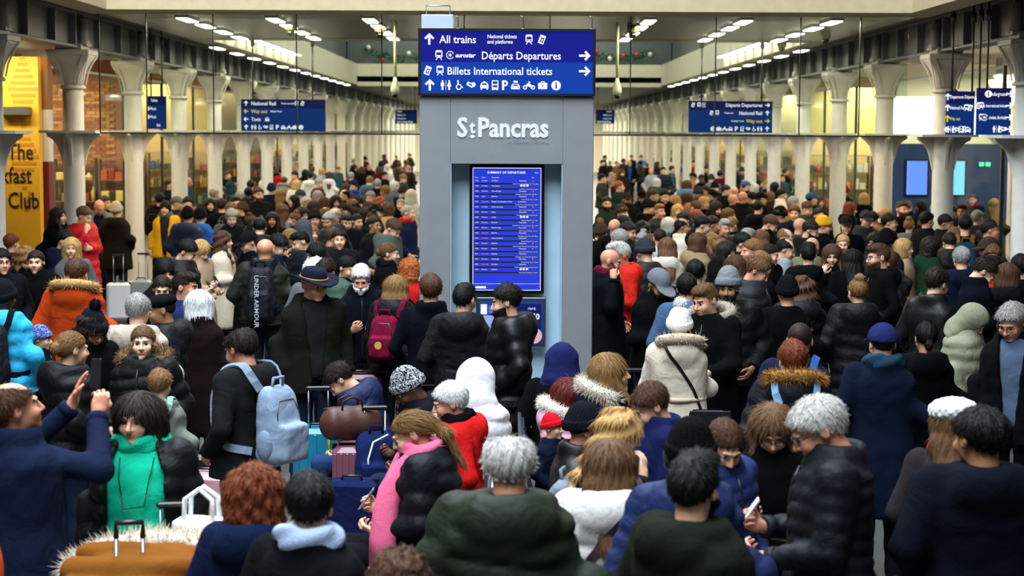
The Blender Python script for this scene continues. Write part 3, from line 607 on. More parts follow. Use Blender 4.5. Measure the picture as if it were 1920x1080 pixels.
# ---------------------------------------------------------------- head (centre between the ears, face towards -y)
def head_sdf(X, Y, Z, fem, wide=1.):
    ax = np.abs(X)
    d = ell(X, Y, Z, (0, .018, .034), (.077, .099, .089))
    d = smin(d, ell(X, Y, Z, (0, -.032, -.044), (.058 if not fem else .054, .064, .070 if not fem else .066)), .03)
    d = smin(d, ell(X, Y, Z, (0, -.078, -.099), (.022 if not fem else .017, .020, .018)), .025)
    d = smin(d, ell(ax, Y, Z, (.040, -.066, -.028), (.024, .024, .026)), .022)
    d = smin(d, cap_(ax, Y, Z, (.012, -.092, .030), (.046, -.080, .028), .009, .008), .014)
    d = smax(d, -ell(ax, Y, Z, (.031, -.103, .008), (.019, .017, .013)), .010)
    d = smin(d, cap_(X, Y, Z, (0, -.090, .022), (0, -.114, -.026), .0075, .0125), .009)
    d = smin(d, ell(ax, Y, Z, (.012, -.100, -.031), (.008, .010, .0075)), .006)
    d = smin(d, ell(X, Y, Z, (0, -.090, -.056), (.023, .0135, .0065)), .006)
    d = smin(d, ell(X, Y, Z, (0, -.0885, -.0675), (.020, .0135, .0070)), .006)
    d = smax(d, -cap_(ax, Y, Z, (0, -.106, -.0615), (.021, -.094, -.061), .002, .0015), .004)
    d = smin(d, ell(ax, Y, Z, (.080, .018, .000), (.0105, .021, .031)), .007)
    d = smax(d, -ell(ax, Y, Z, (.092, .012, .003), (.006, .011, .017)), .006)
    nr = .054 if not fem else .046
    d = smin(d, cap_(X, Y, Z, (0, .022, -.06), (0, .036, -.20), nr, nr+.006), .03)
    return d
@cached
def head_mesh(fem, lod):
    h = LODH[lod][0]
    V, Q = mesh_sdf(lambda X, Y, Z: head_sdf(X, Y, Z, fem), (-.095, -.13, -.22), (.095, .12, .126), h)
    c = V[Q].mean(1); ax = np.abs(c[:, 0]); y, z = c[:, 1], c[:, 2]
    mi = np.zeros(len(Q), int)
    mi[(ax < .022) & (y < -.088) & (((z > -.0625) & (z < -.051)) | ((z < -.0625) & (z > -.0735)))] = 1
    mi[(ax > .013) & (ax < .05) & (np.abs(z-.031+(ax-.03)*.06) < (.0030 if fem else .0042)) & (y < -.07)] = 2
    if lod == 2: mi[((ax-.031)**2+((z-.008)*1.3)**2 < .0085**2) & (y < -.06)] = 4
    if lod < 2:              # eyeballs with iris
        n = 10; R0 = .0128
        for sx in (-1, 1):
            vs, qs, ms = [], [], []
            for j in range(7):
                ph = -pi/2+pi*(j+.02)/6.04
                for i in range(n): vs.append((sx*.031+R0*cos(ph)*cos(2*pi*i/n), -.0782-R0*sin(ph), .0085+R0*cos(ph)*sin(2*pi*i/n)))
            for j in range(6):
                for i in range(n): qs.append((j*n+i, j*n+(i+1) % n, (j+1)*n+(i+1) % n, (j+1)*n+i)); ms.append(4 if j >= 4 else 3)
            Q = np.concatenate([Q, np.array(qs)+len(V)]); V = np.concatenate([V, np.array(vs, F32)]); mi = np.concatenate([mi, ms])
    return V, Q, mi
# ---------------------------------------------------------------- hand: wrist at origin, fingers along +x, palm towards -z, thumb towards +y
@cached
def hand_mesh(kind, lod):
    h = LODH[lod][3]; curl = {'relaxed': (.35, .45, .35), 'grip': (.75, .95, .7), 'flat': (.08, .1, .1), 'point': (.9, 1.2, .8)}[kind]
    segs = []
    for i, (y, L, r) in enumerate(((.030, .072, .0088), (.010, .080, .0092), (-.010, .074, .0088), (-.029, .058, .0078))):
        cu = (.1, .1, .1) if kind == 'point' and i == 0 else curl
        p = np.array((.092-.006*abs(i-1), y, .004)); a = 0.; spread = (1.2-i)*.10*(1 if kind in ('flat', 'relaxed') else .4)
        for k, f in enumerate((.44, .32, .26)):
            a += cu[k]; q = p+L*f*np.array((cos(a)*cos(spread), sin(spread)*cos(a), -sin(a))); segs.append((p, q, r-.0009*k, r-.0009*(k+1))); p = q
    t0 = np.array((.022, .022, -.006)); t1 = np.array((.058, .052, -.018 if kind != 'flat' else -.004)); t2 = t1+np.array((.030, .012, -.012) if kind != 'grip' else (.028, -.008, -.02)); t3 = t2+np.array((.022, .0, -.008) if kind != 'grip' else (.018, -.016, -.008))
    segs += [(t0, t1, .0135, .011), (t1, t2, .011, .0095), (t2, t3, .0095, .0075)]
    def fn(X, Y, Z):
        d = ell(X, Y, Z, (.052, 0, 0), (.052, .041, .0165)); d = smin(d, cap_(X, Y, Z, (-.05, 0, 0), (.02, 0, 0), .026, .024), .02)
        for a, b, r0, r1 in segs: d = smin(d, cap_(X, Y, Z, a, b, r0, r1), .004)
        return d
    return mesh_sdf(fn, (-.075, -.05, -.075), (.19, .08, .035), h)
# ---------------------------------------------------------------- poses: (elbow, wrist, hand direction, palm normal) for each side; right arm given with x<0 mirrored
def V3(*a): return np.array(a, float)
HANG = (V3(.245, .03, 1.15), V3(.255, -.05, .91), V3(.0, -.12, -1), V3(-1, 0, 0), 'relaxed')
PKT = (V3(.285, .06, 1.16), V3(.205, -.12, 1.0), V3(-.4, -.5, -.6), V3(-1, 0, 0), 'relaxed')
PH = (V3(.235, -.03, 1.13), V3(.10, -.25, 1.15), V3(-.45, -.65, .35), V3(-.6, .3, .5), 'grip')
PHL = (V3(.235, -.02, 1.13), V3(.13, -.24, 1.07), V3(-.6, -.7, .1), V3(-.3, .1, .9), 'grip')
FACE = (V3(.25, -.14, 1.17), V3(.13, -.19, 1.40), V3(-.45, .1, .85), V3(-.3, .9, 0), 'relaxed')
EAR = (V3(.27, -.10, 1.18), V3(.16, -.10, 1.44), V3(-.3, .1, .9), V3(-1, 0, 0), 'grip')
RAISE = (V3(.27, -.22, 1.34), V3(.10, -.37, 1.57), V3(-.15, -.35, .9), V3(-.6, -.6, .3), 'flat')
RAIS2 = (V3(.25, -.24, 1.33), V3(.07, -.38, 1.54), V3(-.05, -.3, .95), V3(-.8, -.3, 0), 'grip')
CROSS = (V3(.25, -.05, 1.14), V3(-.05, -.21, 1.17), V3(-1, -.2, .1), V3(0, 1, 0), 'relaxed')
CUP = (V3(.25, -.0, 1.14), V3(.15, -.25, 1.17), V3(-.35, -.8, .15), V3(-.9, .2, 0), 'grip')
OUT = (V3(.33, -.12, 1.20), V3(.30, -.36, 1.06), V3(.05, -.85, -.45), V3(-.2, .3, -.9), 'point')
FWD = (V3(.25, -.10, 1.14), V3(.16, -.34, 1.10), V3(-.25, -.9, .1), V3(-.8, 0, -.4), 'relaxed')
POSE = {'hang': (HANG, HANG), 'pocket': (PKT, PKT), 'phone': (PH, PHL), 'phone1': (PH, HANG), 'face': (FACE, CROSS), 'ear': (EAR, PKT), 'raise': (RAIS2, RAISE), 'cross': (CROSS, CROSS), 'cup': (CUP, PKT), 'out': (OUT, HANG), 'fwd': (FWD, FWD), 'lout': (HANG, OUT)}
HIPZ = .95; SITDZ = -.42
def lean_pt(p, th):
    p = np.array(p, float); y, z = p[..., 1], p[..., 2]-HIPZ; q = p.copy(); q[..., 1] = y*cos(th)-z*sin(th); q[..., 2] = y*sin(th)+z*cos(th)+HIPZ; return q
def fwd(p, lean, sit):
    q = lean_pt(p, R(lean)); q[..., 2] += SITDZ if sit else 0; return q
def arms(pose, lean, sit):
    out = []
    for side, a in zip((-1, 1), POSE[pose]):
        m = np.array((side, 1, 1)); sh = V3(.175, .005, 1.425)*m
        pts = [fwd(p*m, lean, sit) for p in (sh, a[0], a[1])]
        dirs = [lean_pt(v*m+V3(0, 0, HIPZ), R(lean))-V3(0, 0, HIPZ) for v in (a[2], a[3])]
        out.append((side, *pts, *dirs, a[4]))
    return out
PROF = np.array([(.40, .215, .165), (.80, .200, .155), (.95, .190, .145), (1.10, .170, .125), (1.28, .185, .132), (1.38, .190, .122), (1.43, .160, .100), (1.475, .105, .085), (1.52, .078, .074), (1.60, .070, .070)])
def torso_sdf(X, Y, Z, lean, sit, z0, z1, bulk, quilt=0, qp=.1, flare=0):
    z = Z-(SITDZ if sit else 0); th = R(lean)
    if lean:
        w = np.clip((z-.88)/.22, 0, 1); a = th*w; y2 = Y*np.cos(a)+(z-HIPZ)*np.sin(a); z2 = -Y*np.sin(a)+(z-HIPZ)*np.cos(a)+HIPZ; Y, z = y2, z2
    a = np.interp(z, PROF[:, 0], PROF[:, 1]).astype(F32)+bulk; b = np.interp(z, PROF[:, 0], PROF[:, 2]).astype(F32)+bulk
    if flare: f = np.clip(1.0-z, 0, .6)*flare; a = a+f; b = b+f
    if quilt: q = quilt*(np.abs(np.sin(np.pi*(z-.02*np.sin(X*9))/qp))**.6-.65)*np.clip((1.48-z)/.05, 0, 1); a = a+q; b = b+q
    ex = 2.5; yy = (Y-.012*np.clip((z-1.2)*4, 0, 1))
    d = ((np.abs(X/a)**ex+np.abs(yy/b)**ex)**(1/ex)-1)*np.minimum(a, b)
    return smax(smax(d, z0-z, .02), z-z1, .02)
@cached
def inner_mesh(pose, lean, sit, lod):
    h = LODH[lod][2]; A = arms(pose, lean, sit); dz = SITDZ if sit else 0
    def fn(X, Y, Z):
        d = torso_sdf(X, Y, Z, lean, sit, .86, 1.50, -.022)
        for s, sh, el, wr, dr, pn, kd in A:
            d = smin(d, cap_(X, Y, Z, sh, el, .046, .038), .03); d = smin(d, cap_(X, Y, Z, el, wr, .038, .024), .015)
        for s in (-1, 1):
            hip = (s*.088, 0, HIPZ+dz-.03); kn, an = ((s*.11, -.43, .49), (s*.11, -.40, .09)) if sit else ((s*.095, -.01, .50), (s*.10, .015, .08))
            d = smin(d, cap_(X, Y, Z, hip, kn, .075, .05), .03); d = smin(d, cap_(X, Y, Z, kn, an, .05, .033), .02)
        return d
    return mesh_sdf(fn, (-.36, -.65 if sit or lean else -.5, .04), (.36, .3, 1.56+dz), h)
def hand_frame(dr, pn, side):
    x = dr/np.linalg.norm(dr); z = -(pn-x*(pn@x)); z = z/np.linalg.norm(z); y = np.cross(z, x)
    return np.stack([x, y, z], 1)
def thumb_ok(fr): return fr
HEADC = V3(0, -.012, 1.617); PIV = V3(0, .02, 1.53)
def rot_head(yaw, pitch, roll=0):
    return np.array(Matrix.Rotation(R(yaw), 3, 'Z') @ Matrix.Rotation(R(pitch), 3, 'X') @ Matrix.Rotation(R(roll), 3, 'Y'))
def hand_place(a, lod):
    s, sh, el, wr, dr, pn, kd = a; V, Q = hand_mesh(kd, lod); fr = hand_frame(dr, pn, s)
    # thumb side: towards the body's front/inside
    want = V3(-s*.5, -.5, .6); V = V.copy()
    if fr[:, 1] @ want < 0: V = V*np.array((1, -1, 1)); Q = Q[:, ::-1]
    off = wr+fr[:, 0]*.012
    return V @ fr.T+off, Q, off+fr[:, 0]*.075-fr[:, 2]*.02, fr
@cached
def body_mesh(pose, lean, sit, fem, yaw, pitch, lod):
    V, Q, mi = head_mesh(fem, lod); M = rot_head(yaw, pitch)
    w = np.clip((V[:, 2]+.165)/.085, 0, 1); w = (w*w*(3-2*w))[:, None]
    P = V+HEADC; rot = (P-PIV) @ M.T+PIV; P = P*(1-w)+rot*w; P = fwd(P, lean, sit)
    Vs, Qs, Ms = [P], [Q], [mi]; n = len(P)
    V2, Q2 = inner_mesh(pose, lean, sit, lod); Vs.append(V2); Qs.append(Q2+n); Ms.append(np.zeros(len(Q2), int)); n += len(V2)
    for a in arms(pose, lean, sit):
        V3_, Q3, _, _ = hand_place(a, lod); Vs.append(V3_); Qs.append(Q3+n); Ms.append(np.zeros(len(Q3), int)); n += len(V3_)
    return np_mesh('body', np.concatenate(Vs), np.concatenate(Qs), np.concatenate(Ms))
# ---------------------------------------------------------------- garments
GFN = {}
def onto(fn, P, off=.006):            # push points onto the cloth surface
    P = np.array(P, float); e = .01
    for _ in range(14):
        f = lambda a: fn(a[:, 0], a[:, 1], a[:, 2])
        d = f(P)-off; G = np.stack([f(P+np.eye(3)[k]*e)-f(P-np.eye(3)[k]*e) for k in range(3)], 1); G /= np.linalg.norm(G, axis=1)[:, None]+1e-9; P = P-G*np.clip(d, -.03, .03)[:, None]*.8
    return P, G
def ribbon(fn, pts, width, thick=.008, n=28, off=.006):
    pts = np.array(pts, float); L = np.r_[0, np.cumsum(np.linalg.norm(np.diff(pts, axis=0), axis=1))]; u = np.linspace(0, L[-1], n); P = np.stack([np.interp(u, L, pts[:, k]) for k in range(3)], 1)
    P, G = onto(fn, P, off); P[1:-1] = (P[:-2]+2*P[1:-1]+P[2:])/4; T = np.gradient(P, axis=0); W = np.cross(T, G); W /= np.linalg.norm(W, axis=1)[:, None]+1e-9; W *= width/2; G = G*thick
    return MB().loft([[P[i]-W[i], P[i]+W[i], P[i]+W[i]+G[i], P[i]-W[i]+G[i]] for i in range(n)], 0, False)
@cached
def garment_mesh(pose, lean, sit, kind, hood, lod):
    h = LODH[lod][1]; A = arms(pose, lean, sit)
    hem, bulk, quilt, qp, flare, sl = {'puffer': (.86, .044, .030, .115, 0, .028), 'lightpuffer': (.88, .032, .019, .072, 0, .019), 'longpuffer': (.48, .046, .028, .125, .03, .028),
        'coat': (.50, .026, 0, .1, .05, .016), 'jacket': (.84, .026, 0, .1, .0, .016), 'sweater': (.88, .010, 0, .1, 0, .006), 'hoodie': (.88, .016, 0, .1, 0, .010), 'parka': (.66, .040, 0, .1, .03, .024), 'open': (.76, .034, 0, .1, .03, .018), 'openpuffer': (.84, .044, .024, .11, .0, .024), 'wideopen': (.80, .044, .024, .11, .0, .024), 'shirt': (.87, .004, 0, .1, 0, .001)}[kind]
    if sit: hem = max(hem, .80)
    hb = kind in ('coat', 'jacket', 'parka', 'open')
    def fn(X, Y, Z):
        d = torso_sdf(X, Y, Z, lean, sit, hem, 1.515 if kind not in ('sweater', 'shirt') else 1.495, bulk, quilt, qp, flare)
        for s, sh, el, wr, dr, pn, kd in A:
            if kind == 'shirt': continue
            u = smin(cap_(X, Y, Z, sh, el, .058+sl, .046+sl, False, quilt*.7, qp), cap_(X, Y, Z, el, wr, .044+sl, .033+sl*.8, True, quilt*.6, qp), .018)
            d = smin(d, u, .035 if not quilt else .028)
        z = Z-(SITDZ if sit else 0); Yr, zr = Y, z
        if lean: a = R(lean); Yr = Y*cos(a)+(z-HIPZ)*sin(a); zr = -Y*sin(a)+(z-HIPZ)*cos(a)+HIPZ
        if hood in ('down', 'fur'):
            b = .0 if not quilt else .015
            k = ell(X, Yr, zr, (0, .125, 1.43), (.150+b, .085+b, .115+b)); k = smax(k, -ell(X, Yr, zr, (0, .07, 1.53), (.095, .09, .075)), .02)
            q = np.sqrt(X*X*.82+(Yr-.02)**2); k = smin(k, np.sqrt((q-.108)**2+((zr-1.475-.12*(Yr-.02))*1.0)**2)-.036-b*.6, .03); d = smin(d, k, .025)
        elif hood == 'collar':
            q = np.sqrt(X*X*.85+(Yr-.02)**2); k = np.sqrt((q-.092)**2+((zr-1.50)*.55)**2)-.026; d = smin(d, k, .02)
        if kind in ('open', 'openpuffer', 'wideopen'):
            we = (np.abs(X)-(.035+np.clip((zr-.9)*.085, 0, .06) if kind != 'wideopen' else .085+.10*np.clip(1.2-np.abs(zr-1.1)*3, 0, .5)))*.9; d = smax(d, -np.maximum(we, Yr+.055), .012)
        d = d+.0035*np.sin(X*27+zr*9+2*np.sin(zr*13+Y*9))*np.sin(zr*21-X*13+Y*17+2.2*np.sin(X*12+zr*5)) if lod < 2 else d
        return d
    GFN[(pose, lean, sit, kind, hood)] = fn
    dz = SITDZ if sit else 0
    V, Q = mesh_sdf(fn, (-.47, -.72 if lean or sit else -.55, hem+dz-.05), (.47, .36, 1.64+dz if pose != 'raise' else 1.72), h)
    return np_mesh('garment', V, Q)
@cached
def trousers_mesh(sit, lod):
    h = LODH[lod][1]*1.15; dz = SITDZ if sit else 0
    def fn(X, Y, Z):
        d = ell(X, Y, Z, (0, .0, HIPZ+dz-.01), (.178, .135, .13)); d = smax(d, Z-(HIPZ+dz+.1), .02)
        for s in (-1, 1):
            hip = (s*.09, 0, HIPZ+dz-.05); kn, an = ((s*.11, -.43, .49), (s*.11, -.40, .10)) if sit else ((s*.097, -.01, .50), (s*.105, .015, .07))
            d = smin(d, cap_(X, Y, Z, hip, kn, .098, .074), .02); d = smin(d, cap_(X, Y, Z, kn, an, .074, .062, True), .015)
        return d+.003*np.sin(Z*40+X*30)
    V, Q = mesh_sdf(fn, (-.23, -.55 if sit else -.2, .05), (.23, .2, HIPZ+dz+.14), h); return np_mesh('trousers', V, Q)
@cached
def shoe_mesh(lod):
    def fn(X, Y, Z):
        d = smin(ell(X, Y, Z, (0, -.08, .045), (.048, .12, .042)), ell(X, Y, Z, (0, .035, .06), (.042, .06, .06)), .03); d = np.maximum(d, .0-Z)
        s = np.maximum(ell(X, Y, Z, (0, -.05, .012), (.054, .165, .06)), np.maximum(Z-.022, -Z)); return np.minimum(d, s)
    V, Q = mesh_sdf(fn, (-.06, -.22, 0), (.06, .12, .13), .014 if lod < 2 else .022); return np_mesh('shoe', V, Q)
@cached
def cuff_meshes(pose, lean, sit, kind):
    sl = {'puffer': .028, 'lightpuffer': .019, 'longpuffer': .028, 'sweater': .006, 'hoodie': .010, 'parka': .024, 'openpuffer': .024, 'wideopen': .024, 'open': .018}.get(kind, .016); out = []
    for s, sh, el, wr, dr, pn, kd in arms(pose, lean, sit):
        d = (wr-el)/np.linalg.norm(wr-el); u = np.cross(d, (0, 0, 1.)); u = u/np.linalg.norm(u) if np.linalg.norm(u) > .05 else V3(1, 0, 0); w = np.cross(u, d); r = .033+sl*.8
        ring = lambda o, k: [wr+d*o+(u*cos(2*pi*i/14)+w*sin(2*pi*i/14))*(r*k) for i in range(14)]
        out.append(MB().loft([ring(-.035, .95), ring(-.033, 1.07), ring(.004, 1.05), ring(.006, .7)], 0, True).mesh('cuff'))
    return tuple(out)
@cached
def hem_mesh(pose, lean, sit, kind, hood):
    z = {'puffer': .885, 'lightpuffer': .90, 'jacket': .87, 'open': .79}.get(kind, .91); fn = GFN[(pose, lean, sit, kind, hood)]
    return ribbon(fn, [(.25*sin(a), -.20*cos(a), z) for a in [R(12+i*12) for i in range(29)]], .045, .004, 40, .002).mesh('hem_band')
@cached
def zip_mesh(lean, sit, kind):
    bulk = {'puffer': .050, 'lightpuffer': .036, 'longpuffer': .052, 'jacket': .027, 'parka': .041, 'hoodie': .017}[kind]; hem = {'longpuffer': .52, 'parka': .68}.get(kind, .88)
    if sit: hem = max(hem, .84)
    pts = [fwd(V3(0, -(np.interp(z, PROF[:, 0], PROF[:, 2])+bulk)+.012*min(max((z-1.2)*4, 0), 1), z), lean, sit) for z in np.linspace(hem, 1.44, 9)]
    return MB().tube(pts, .0065, 5).mesh('zip')
# ---------------------------------------------------------------- hair and hats, in head space (origin = neck pivot)
HO = HEADC-PIV
@cached
def hair_mesh(style, lod):
    h = LODH[lod][0]*1.05; lo, hi = [-.13, -.15, -.12], [.13, .16, .19]
    if style in ('bob', 'curlybob'): lo[2] = -.16; lo[0] = -.15; hi[0] = .15
    if style in ('long', 'wavy', 'pony', 'side'): lo[2] = -.42; hi[1] = .27; lo[1] = -.22; lo[0] = -.16; hi[0] = .16
    if style == 'curly': lo, hi = [-.19, -.16, -.22], [.19, .2, .2]
    def fn(X, Y, Z):
        ax = np.abs(X); th = np.arctan2(X, Y-.0)
        cran = ell(X, Y, Z, (0, .020, .036), (.080, .102, .092))
        line = (.026-.62*np.minimum(Y, 0)-.80*np.maximum(Y, 0))            # hairline height over y
        gr = .0016*np.sin(th*19+Z*22+2*np.sin(Z*17+X*20))+.0012*np.sin(th*43-Z*35+1.7*np.sin(Z*40+Y*30))
        if style == 'buzz': d = smax(cran-.001, line-.004-Z, .008)
        elif style == 'short': d = smax(cran-.004-gr-.014*np.clip(Z*11+.05, 0, 1)-.005*np.sin(X*38+1)*np.sin(Y*31+.6)*np.clip(Z*12, 0, 1), line-.004-Z, .012)
        elif style == 'quiff': d = smin(smax(cran-.006-gr, line-.004-Z, .010), ell(X, Y, Z, (0, -.03, .115), (.064, .085, .040))-gr*1.5, .025)
        elif style == 'fade': d = smin(smax(cran-.002, line-.002-Z, .008), ell(X, Y, Z, (0, -.005, .098), (.070, .098, .046))-gr, .012)
        elif style == 'balding': d = smax(smax(cran-.008-gr, line-.002-Z, .01), -ell(X, Y, Z, (0, -.035, .13), (.062, .105, .07)), .012)
        elif style == 'fringe': d = smax(cran-.018-gr, -ell(X, Y, Z, (0, -.125, -.045), (.075, .075, .088)), .010); d = smax(d, -.02-.5*Y-Z-.02, .012)
        elif style in ('bob', 'curlybob'):
            g = gr*(2.2 if style == 'curlybob' else 1.)+(.010*np.sin(X*75)*np.sin(Z*70)*np.sin(Y*80) if style == 'curlybob' else 0)
            v = cap_(X*.82, Y, Z, (0, .03, .03), (0, .035, -.075), .096, .094)-.012
            d = smin(cran-.016, v, .03)-g; d = smax(d, -.118-Z, .015); d = smax(d, -ell(X, Y, Z, (0, -.115, -.05), (.064, .085, .115)), .010)
        elif style in ('long', 'wavy', 'side'):
            g = gr*(1.3 if style == 'long' else 1)+(.009*np.sin(Z*62+th*3) if style == 'wavy' else 0)
            v = cap_(X*.84, Y, Z, (0, .03, .03), (0, .035, -.09), .092, .088)-.012; w = cap_(X*.52, Y, Z, (0, .085, -.08), (0, .190, -.36), .060, .034)
            d = smin(cran-.015, v, .03); d = smin(d, w, .045)-g
            if style != 'long': f = cap_(ax, Y, Z, (.088, -.012, -.03), (.105, -.150, -.26), .026, .018)-g; d = smin(d, f, .02)
            d = smax(d, -ell(X, Y, Z, (0, -.118, -.05), (.060, .085, .118)), .010)
        elif style in ('bun', 'topbun', 'pony', 'tied'):
            d = smax(cran-.006-gr, line-.012-Z, .01)
            if style == 'bun': d = smin(d, ell(X, Y, Z, (0, .125, .015), (.046, .042, .044))-gr, .012)
            elif style == 'topbun': d = smin(d, ell(X, Y, Z, (0, .065, .135), (.048, .046, .040))-gr*1.5, .012)
            elif style == 'pony': d = smin(d, cap_(X*.9, Y, Z, (0, .115, .05), (0, .150, -.06), .030, .034)-gr, .012); d = smin(d, cap_(X, Y, Z, (0, .150, -.06), (0, .145, -.26), .034, .014)-gr, .02)
            else: d = smin(d, ell(X, Y, Z, (0, .105, -.045), (.034, .03, .034))-gr, .015)
        elif style == 'curly':
            v = ell(X, Y, Z, (0, .03, .02), (.122, .118, .125)); w = ell(X, Y, Z, (0, .06, -.09), (.13, .09, .10)); d = smin(v, w, .04)
            d = d-.012*np.sin(X*95+2*np.sin(Z*50))*np.sin(Z*90)*np.sin(Y*85+X*20)-.005*np.sin(X*170)*np.sin(Y*160)*np.sin(Z*150); d = smax(d, -ell(X, Y, Z, (0, -.125, -.045), (.066, .10, .105)), .010)
        elif style == 'beard':
            d = head_sdf(X, Y, Z, False)-.009-gr; d = smax(d, Z+.040-.25*(Y+.09), .008); d = smax(d, Y-.0, .01); d = smax(d, -ell(X, Y, Z, (0, -.108, -.062), (.021, .03, .0085)), .004); d = smax(d, -.125-Z, .01)
        return d
    V, Q = mesh_sdf(fn, lo, hi, h)
    if style not in ('buzz',):          # loose strands over the hair mass
        r_ = np.random.default_rng(len(style)*7+lod); ns = {0: 2600, 1: 1000, 2: 320}[lod]
        if style == 'beard': ns //= 4
        q = Q[r_.integers(0, len(Q), ns)]; p = V[q].mean(1); nrm = np.cross(V[q[:, 2]]-V[q[:, 0]], V[q[:, 3]]-V[q[:, 1]]); nrm /= np.linalg.norm(nrm, axis=1)[:, None]+1e-9
        g = np.tile(np.array((0, .15, -1.), F32), (ns, 1)); cr = p-np.array((0, .06, .12), F32); sh = style in ('short', 'quiff', 'fade', 'balding', 'fringe', 'topbun', 'bun', 'tied')
        d = cr/(np.linalg.norm(cr, axis=1)[:, None]+1e-6)+(.25 if sh else 1.4)*g
        if style in ('bun', 'tied', 'pony'): d = (np.array((0, .16, -.04), F32)-p)*12; d[p[:, 1] > .11] = (0, .0, -1)
        if style in ('topbun',): d = (np.array((0, .06, .12), F32)-p)*12
        d += r_.normal(0, .35 if style in ('curly', 'curlybob', 'wavy', 'quiff', 'short') else .16, (ns, 3)); d -= nrm*(d*nrm).sum(1)[:, None]; d /= np.linalg.norm(d, axis=1)[:, None]+1e-9
        L = (r_.uniform(.5, 1, ns)*(.034 if sh else .022 if style == 'beard' else .030 if style.startswith('curl') else .075))[:, None]; w = np.cross(d, nrm)*(.0016, .0026, .0042)[lod]; out = r_.uniform(.2, 1., ns)[:, None]*(.0045 if not style.startswith('curl') else .012)
        a = p-nrm*.002; b = p+d*L*.5+nrm*out; c = p+d*L+nrm*out*.7+np.array((0, 0, -1), F32)*L*.06
        vs = np.stack([a-w, a+w, b+w*.9, b-w*.9, c+w*.25, c-w*.25], 1).reshape(-1, 3); o = len(V)+np.arange(ns)*6
        V = np.concatenate([V, vs]); Q = np.concatenate([Q, np.stack([o, o+1, o+2, o+3], 1), np.stack([o+3, o+2, o+4, o+5], 1)])
    return np_mesh('hair', V+HO, Q)
@cached
def hat_mesh(style, lod):
    h = LODH[lod][0]*1.1; lo, hi = [-.13, -.15, -.05], [.13, .17, .22]
    if style == 'cap': lo[1] = -.24
    if style == 'capback': hi[1] = .25
    if style in ('hoodup', 'scarfup'): lo, hi = [-.17, -.17, -.24], [.17, .2, .2]
    if style == 'fedora': lo, hi = [-.22, -.24, -.02], [.22, .26, .21]
    if style == 'beret': lo, hi = [-.18, -.17, -.02], [.18, .2, .22]
    def fn(X, Y, Z):
        th = np.arctan2(X, Y); rib = .0022*np.sin(th*34)
        cran = ell(X, Y, Z, (0, .020, .036), (.082, .104, .094)); tilt = Z-.22*(-Y)
        if style in ('beanie', 'pom'):
            d = smin(cran-.018, ell(X, Y, Z, (0, .035, .110), (.070, .085, .062)), .03)-rib; d = smax(d, .018-(Z+.28*Y), .006)
            cu = np.maximum(cran-.026-rib, np.maximum(.014-(Z+.28*Y), (Z+.28*Y)-.072)); return smin(d, cu, .006)
        if style == 'flat': return smax(ell(X, Y, Z, (0, .015, .075), (.108, .125, .060)), .030-(Z+.15*Y), .008)
        if style in ('cap', 'capback'):
            sg = 1 if style == 'cap' else -1
            d = smax(cran-.017, .032-(Z+.10*Y), .005); yb = -Y*sg
            br = np.maximum(np.abs(Z-.046+.5*X*X*4+.12*(yb-.1))-.0065, ell(X, Y*sg, Z, (0, -.10, .04), (.085, .125, .2))); br = np.maximum(br, .06-yb); return smin(d, br, .008)
        if style == 'fedora':
            cr = ell(X, Y, Z, (0, .02, .07), (.088, .108, .115)); cr = smax(cr, Z-.150, .015); cr = smax(cr, -ell(X, Y, Z, (0, .02, .175), (.022, .085, .035)), .015); cr = np.maximum(cr, .048-Z)
            r = np.sqrt((X/.165)**2+((Y-.01)/.190)**2); zb = .052+.035*(X/.165)**2-.016*((Y)/.19)**2; br = np.maximum((r-1)*.165, np.abs(Z-zb)-.008); return smin(cr, br, .008)
        if style == 'beret': return smax(ell(X, Y, Z, (.0, .025, .095), (.138, .140, .075))-.004*np.sin(X*110)*np.sin(Y*105)*np.sin(Z*120), .03-(Z+.15*Y), .02)
        if style in ('hoodup', 'scarfup'):
            b = .026 if style == 'hoodup' else .014
            d = smin(cran-b, cap_(X*.86, Y, Z, (0, .03, .02), (0, .045, -.13), .094+b*.6, .105+b*.6), .03); d = smax(d, -ell(X, Y, Z, (0, -.13, -.02), (.068, .115, .108)), .012)
            d = smin(d, cap_(X*.62, Y, Z, (0, .03, -.15), (0, .03, -.19), .10, .105), .02)
            return smax(d, -.215-Z, .01)+(.002*np.sin(Z*60+Y*40) if style == 'scarfup' else 0)
        return cran
    V, Q = mesh_sdf(fn, lo, hi, h)
    me = np_mesh('hat', V+HO, Q); return me
def fur_spikes(center_pts, radius, n, ln, seed, out=None):
    r = random.Random(seed); mb = MB(); P = [Vector(p) for p in center_pts]
    for _ in range(n):
        i = r.randrange(len(P)-1) if len(P) > 1 else 0; c = P[i].lerp(P[i+1], r.random()) if len(P) > 1 else P[0]
        d = Vector((r.gauss(0, 1), r.gauss(0, 1), r.gauss(0, 1))).normalized(); u = d.orthogonal().normalized()*.0032; w = d.cross(u)
        b = c+d*radius*.75; t = c+d*(radius+ln*r.uniform(.5, 1))+Vector((r.uniform(-.4, .4), r.uniform(-.4, .4), r.uniform(-.6, .2)))*ln*.6
        mb.add([b+u, b-u*.5+w, b-u*.5-w, t], [(0, 1, 3), (1, 2, 3), (2, 0, 3)], 0)
    return mb
@cached
def fur_mesh(sit, lean, lod):
    pts = []
    for i in range(17):
        a = R(-128+16*i); pts.append(fwd(V3(.158*sin(a), .045+.135*cos(a), 1.530-.035*(1-cos(a))*.5+.025*cos(a)), lean, sit))
    mb = fur_spikes(pts, .046, 1900 if lod == 0 else 450, .040, 5); mb.tube(pts, .044, 8); return mb.mesh('fur_trim')
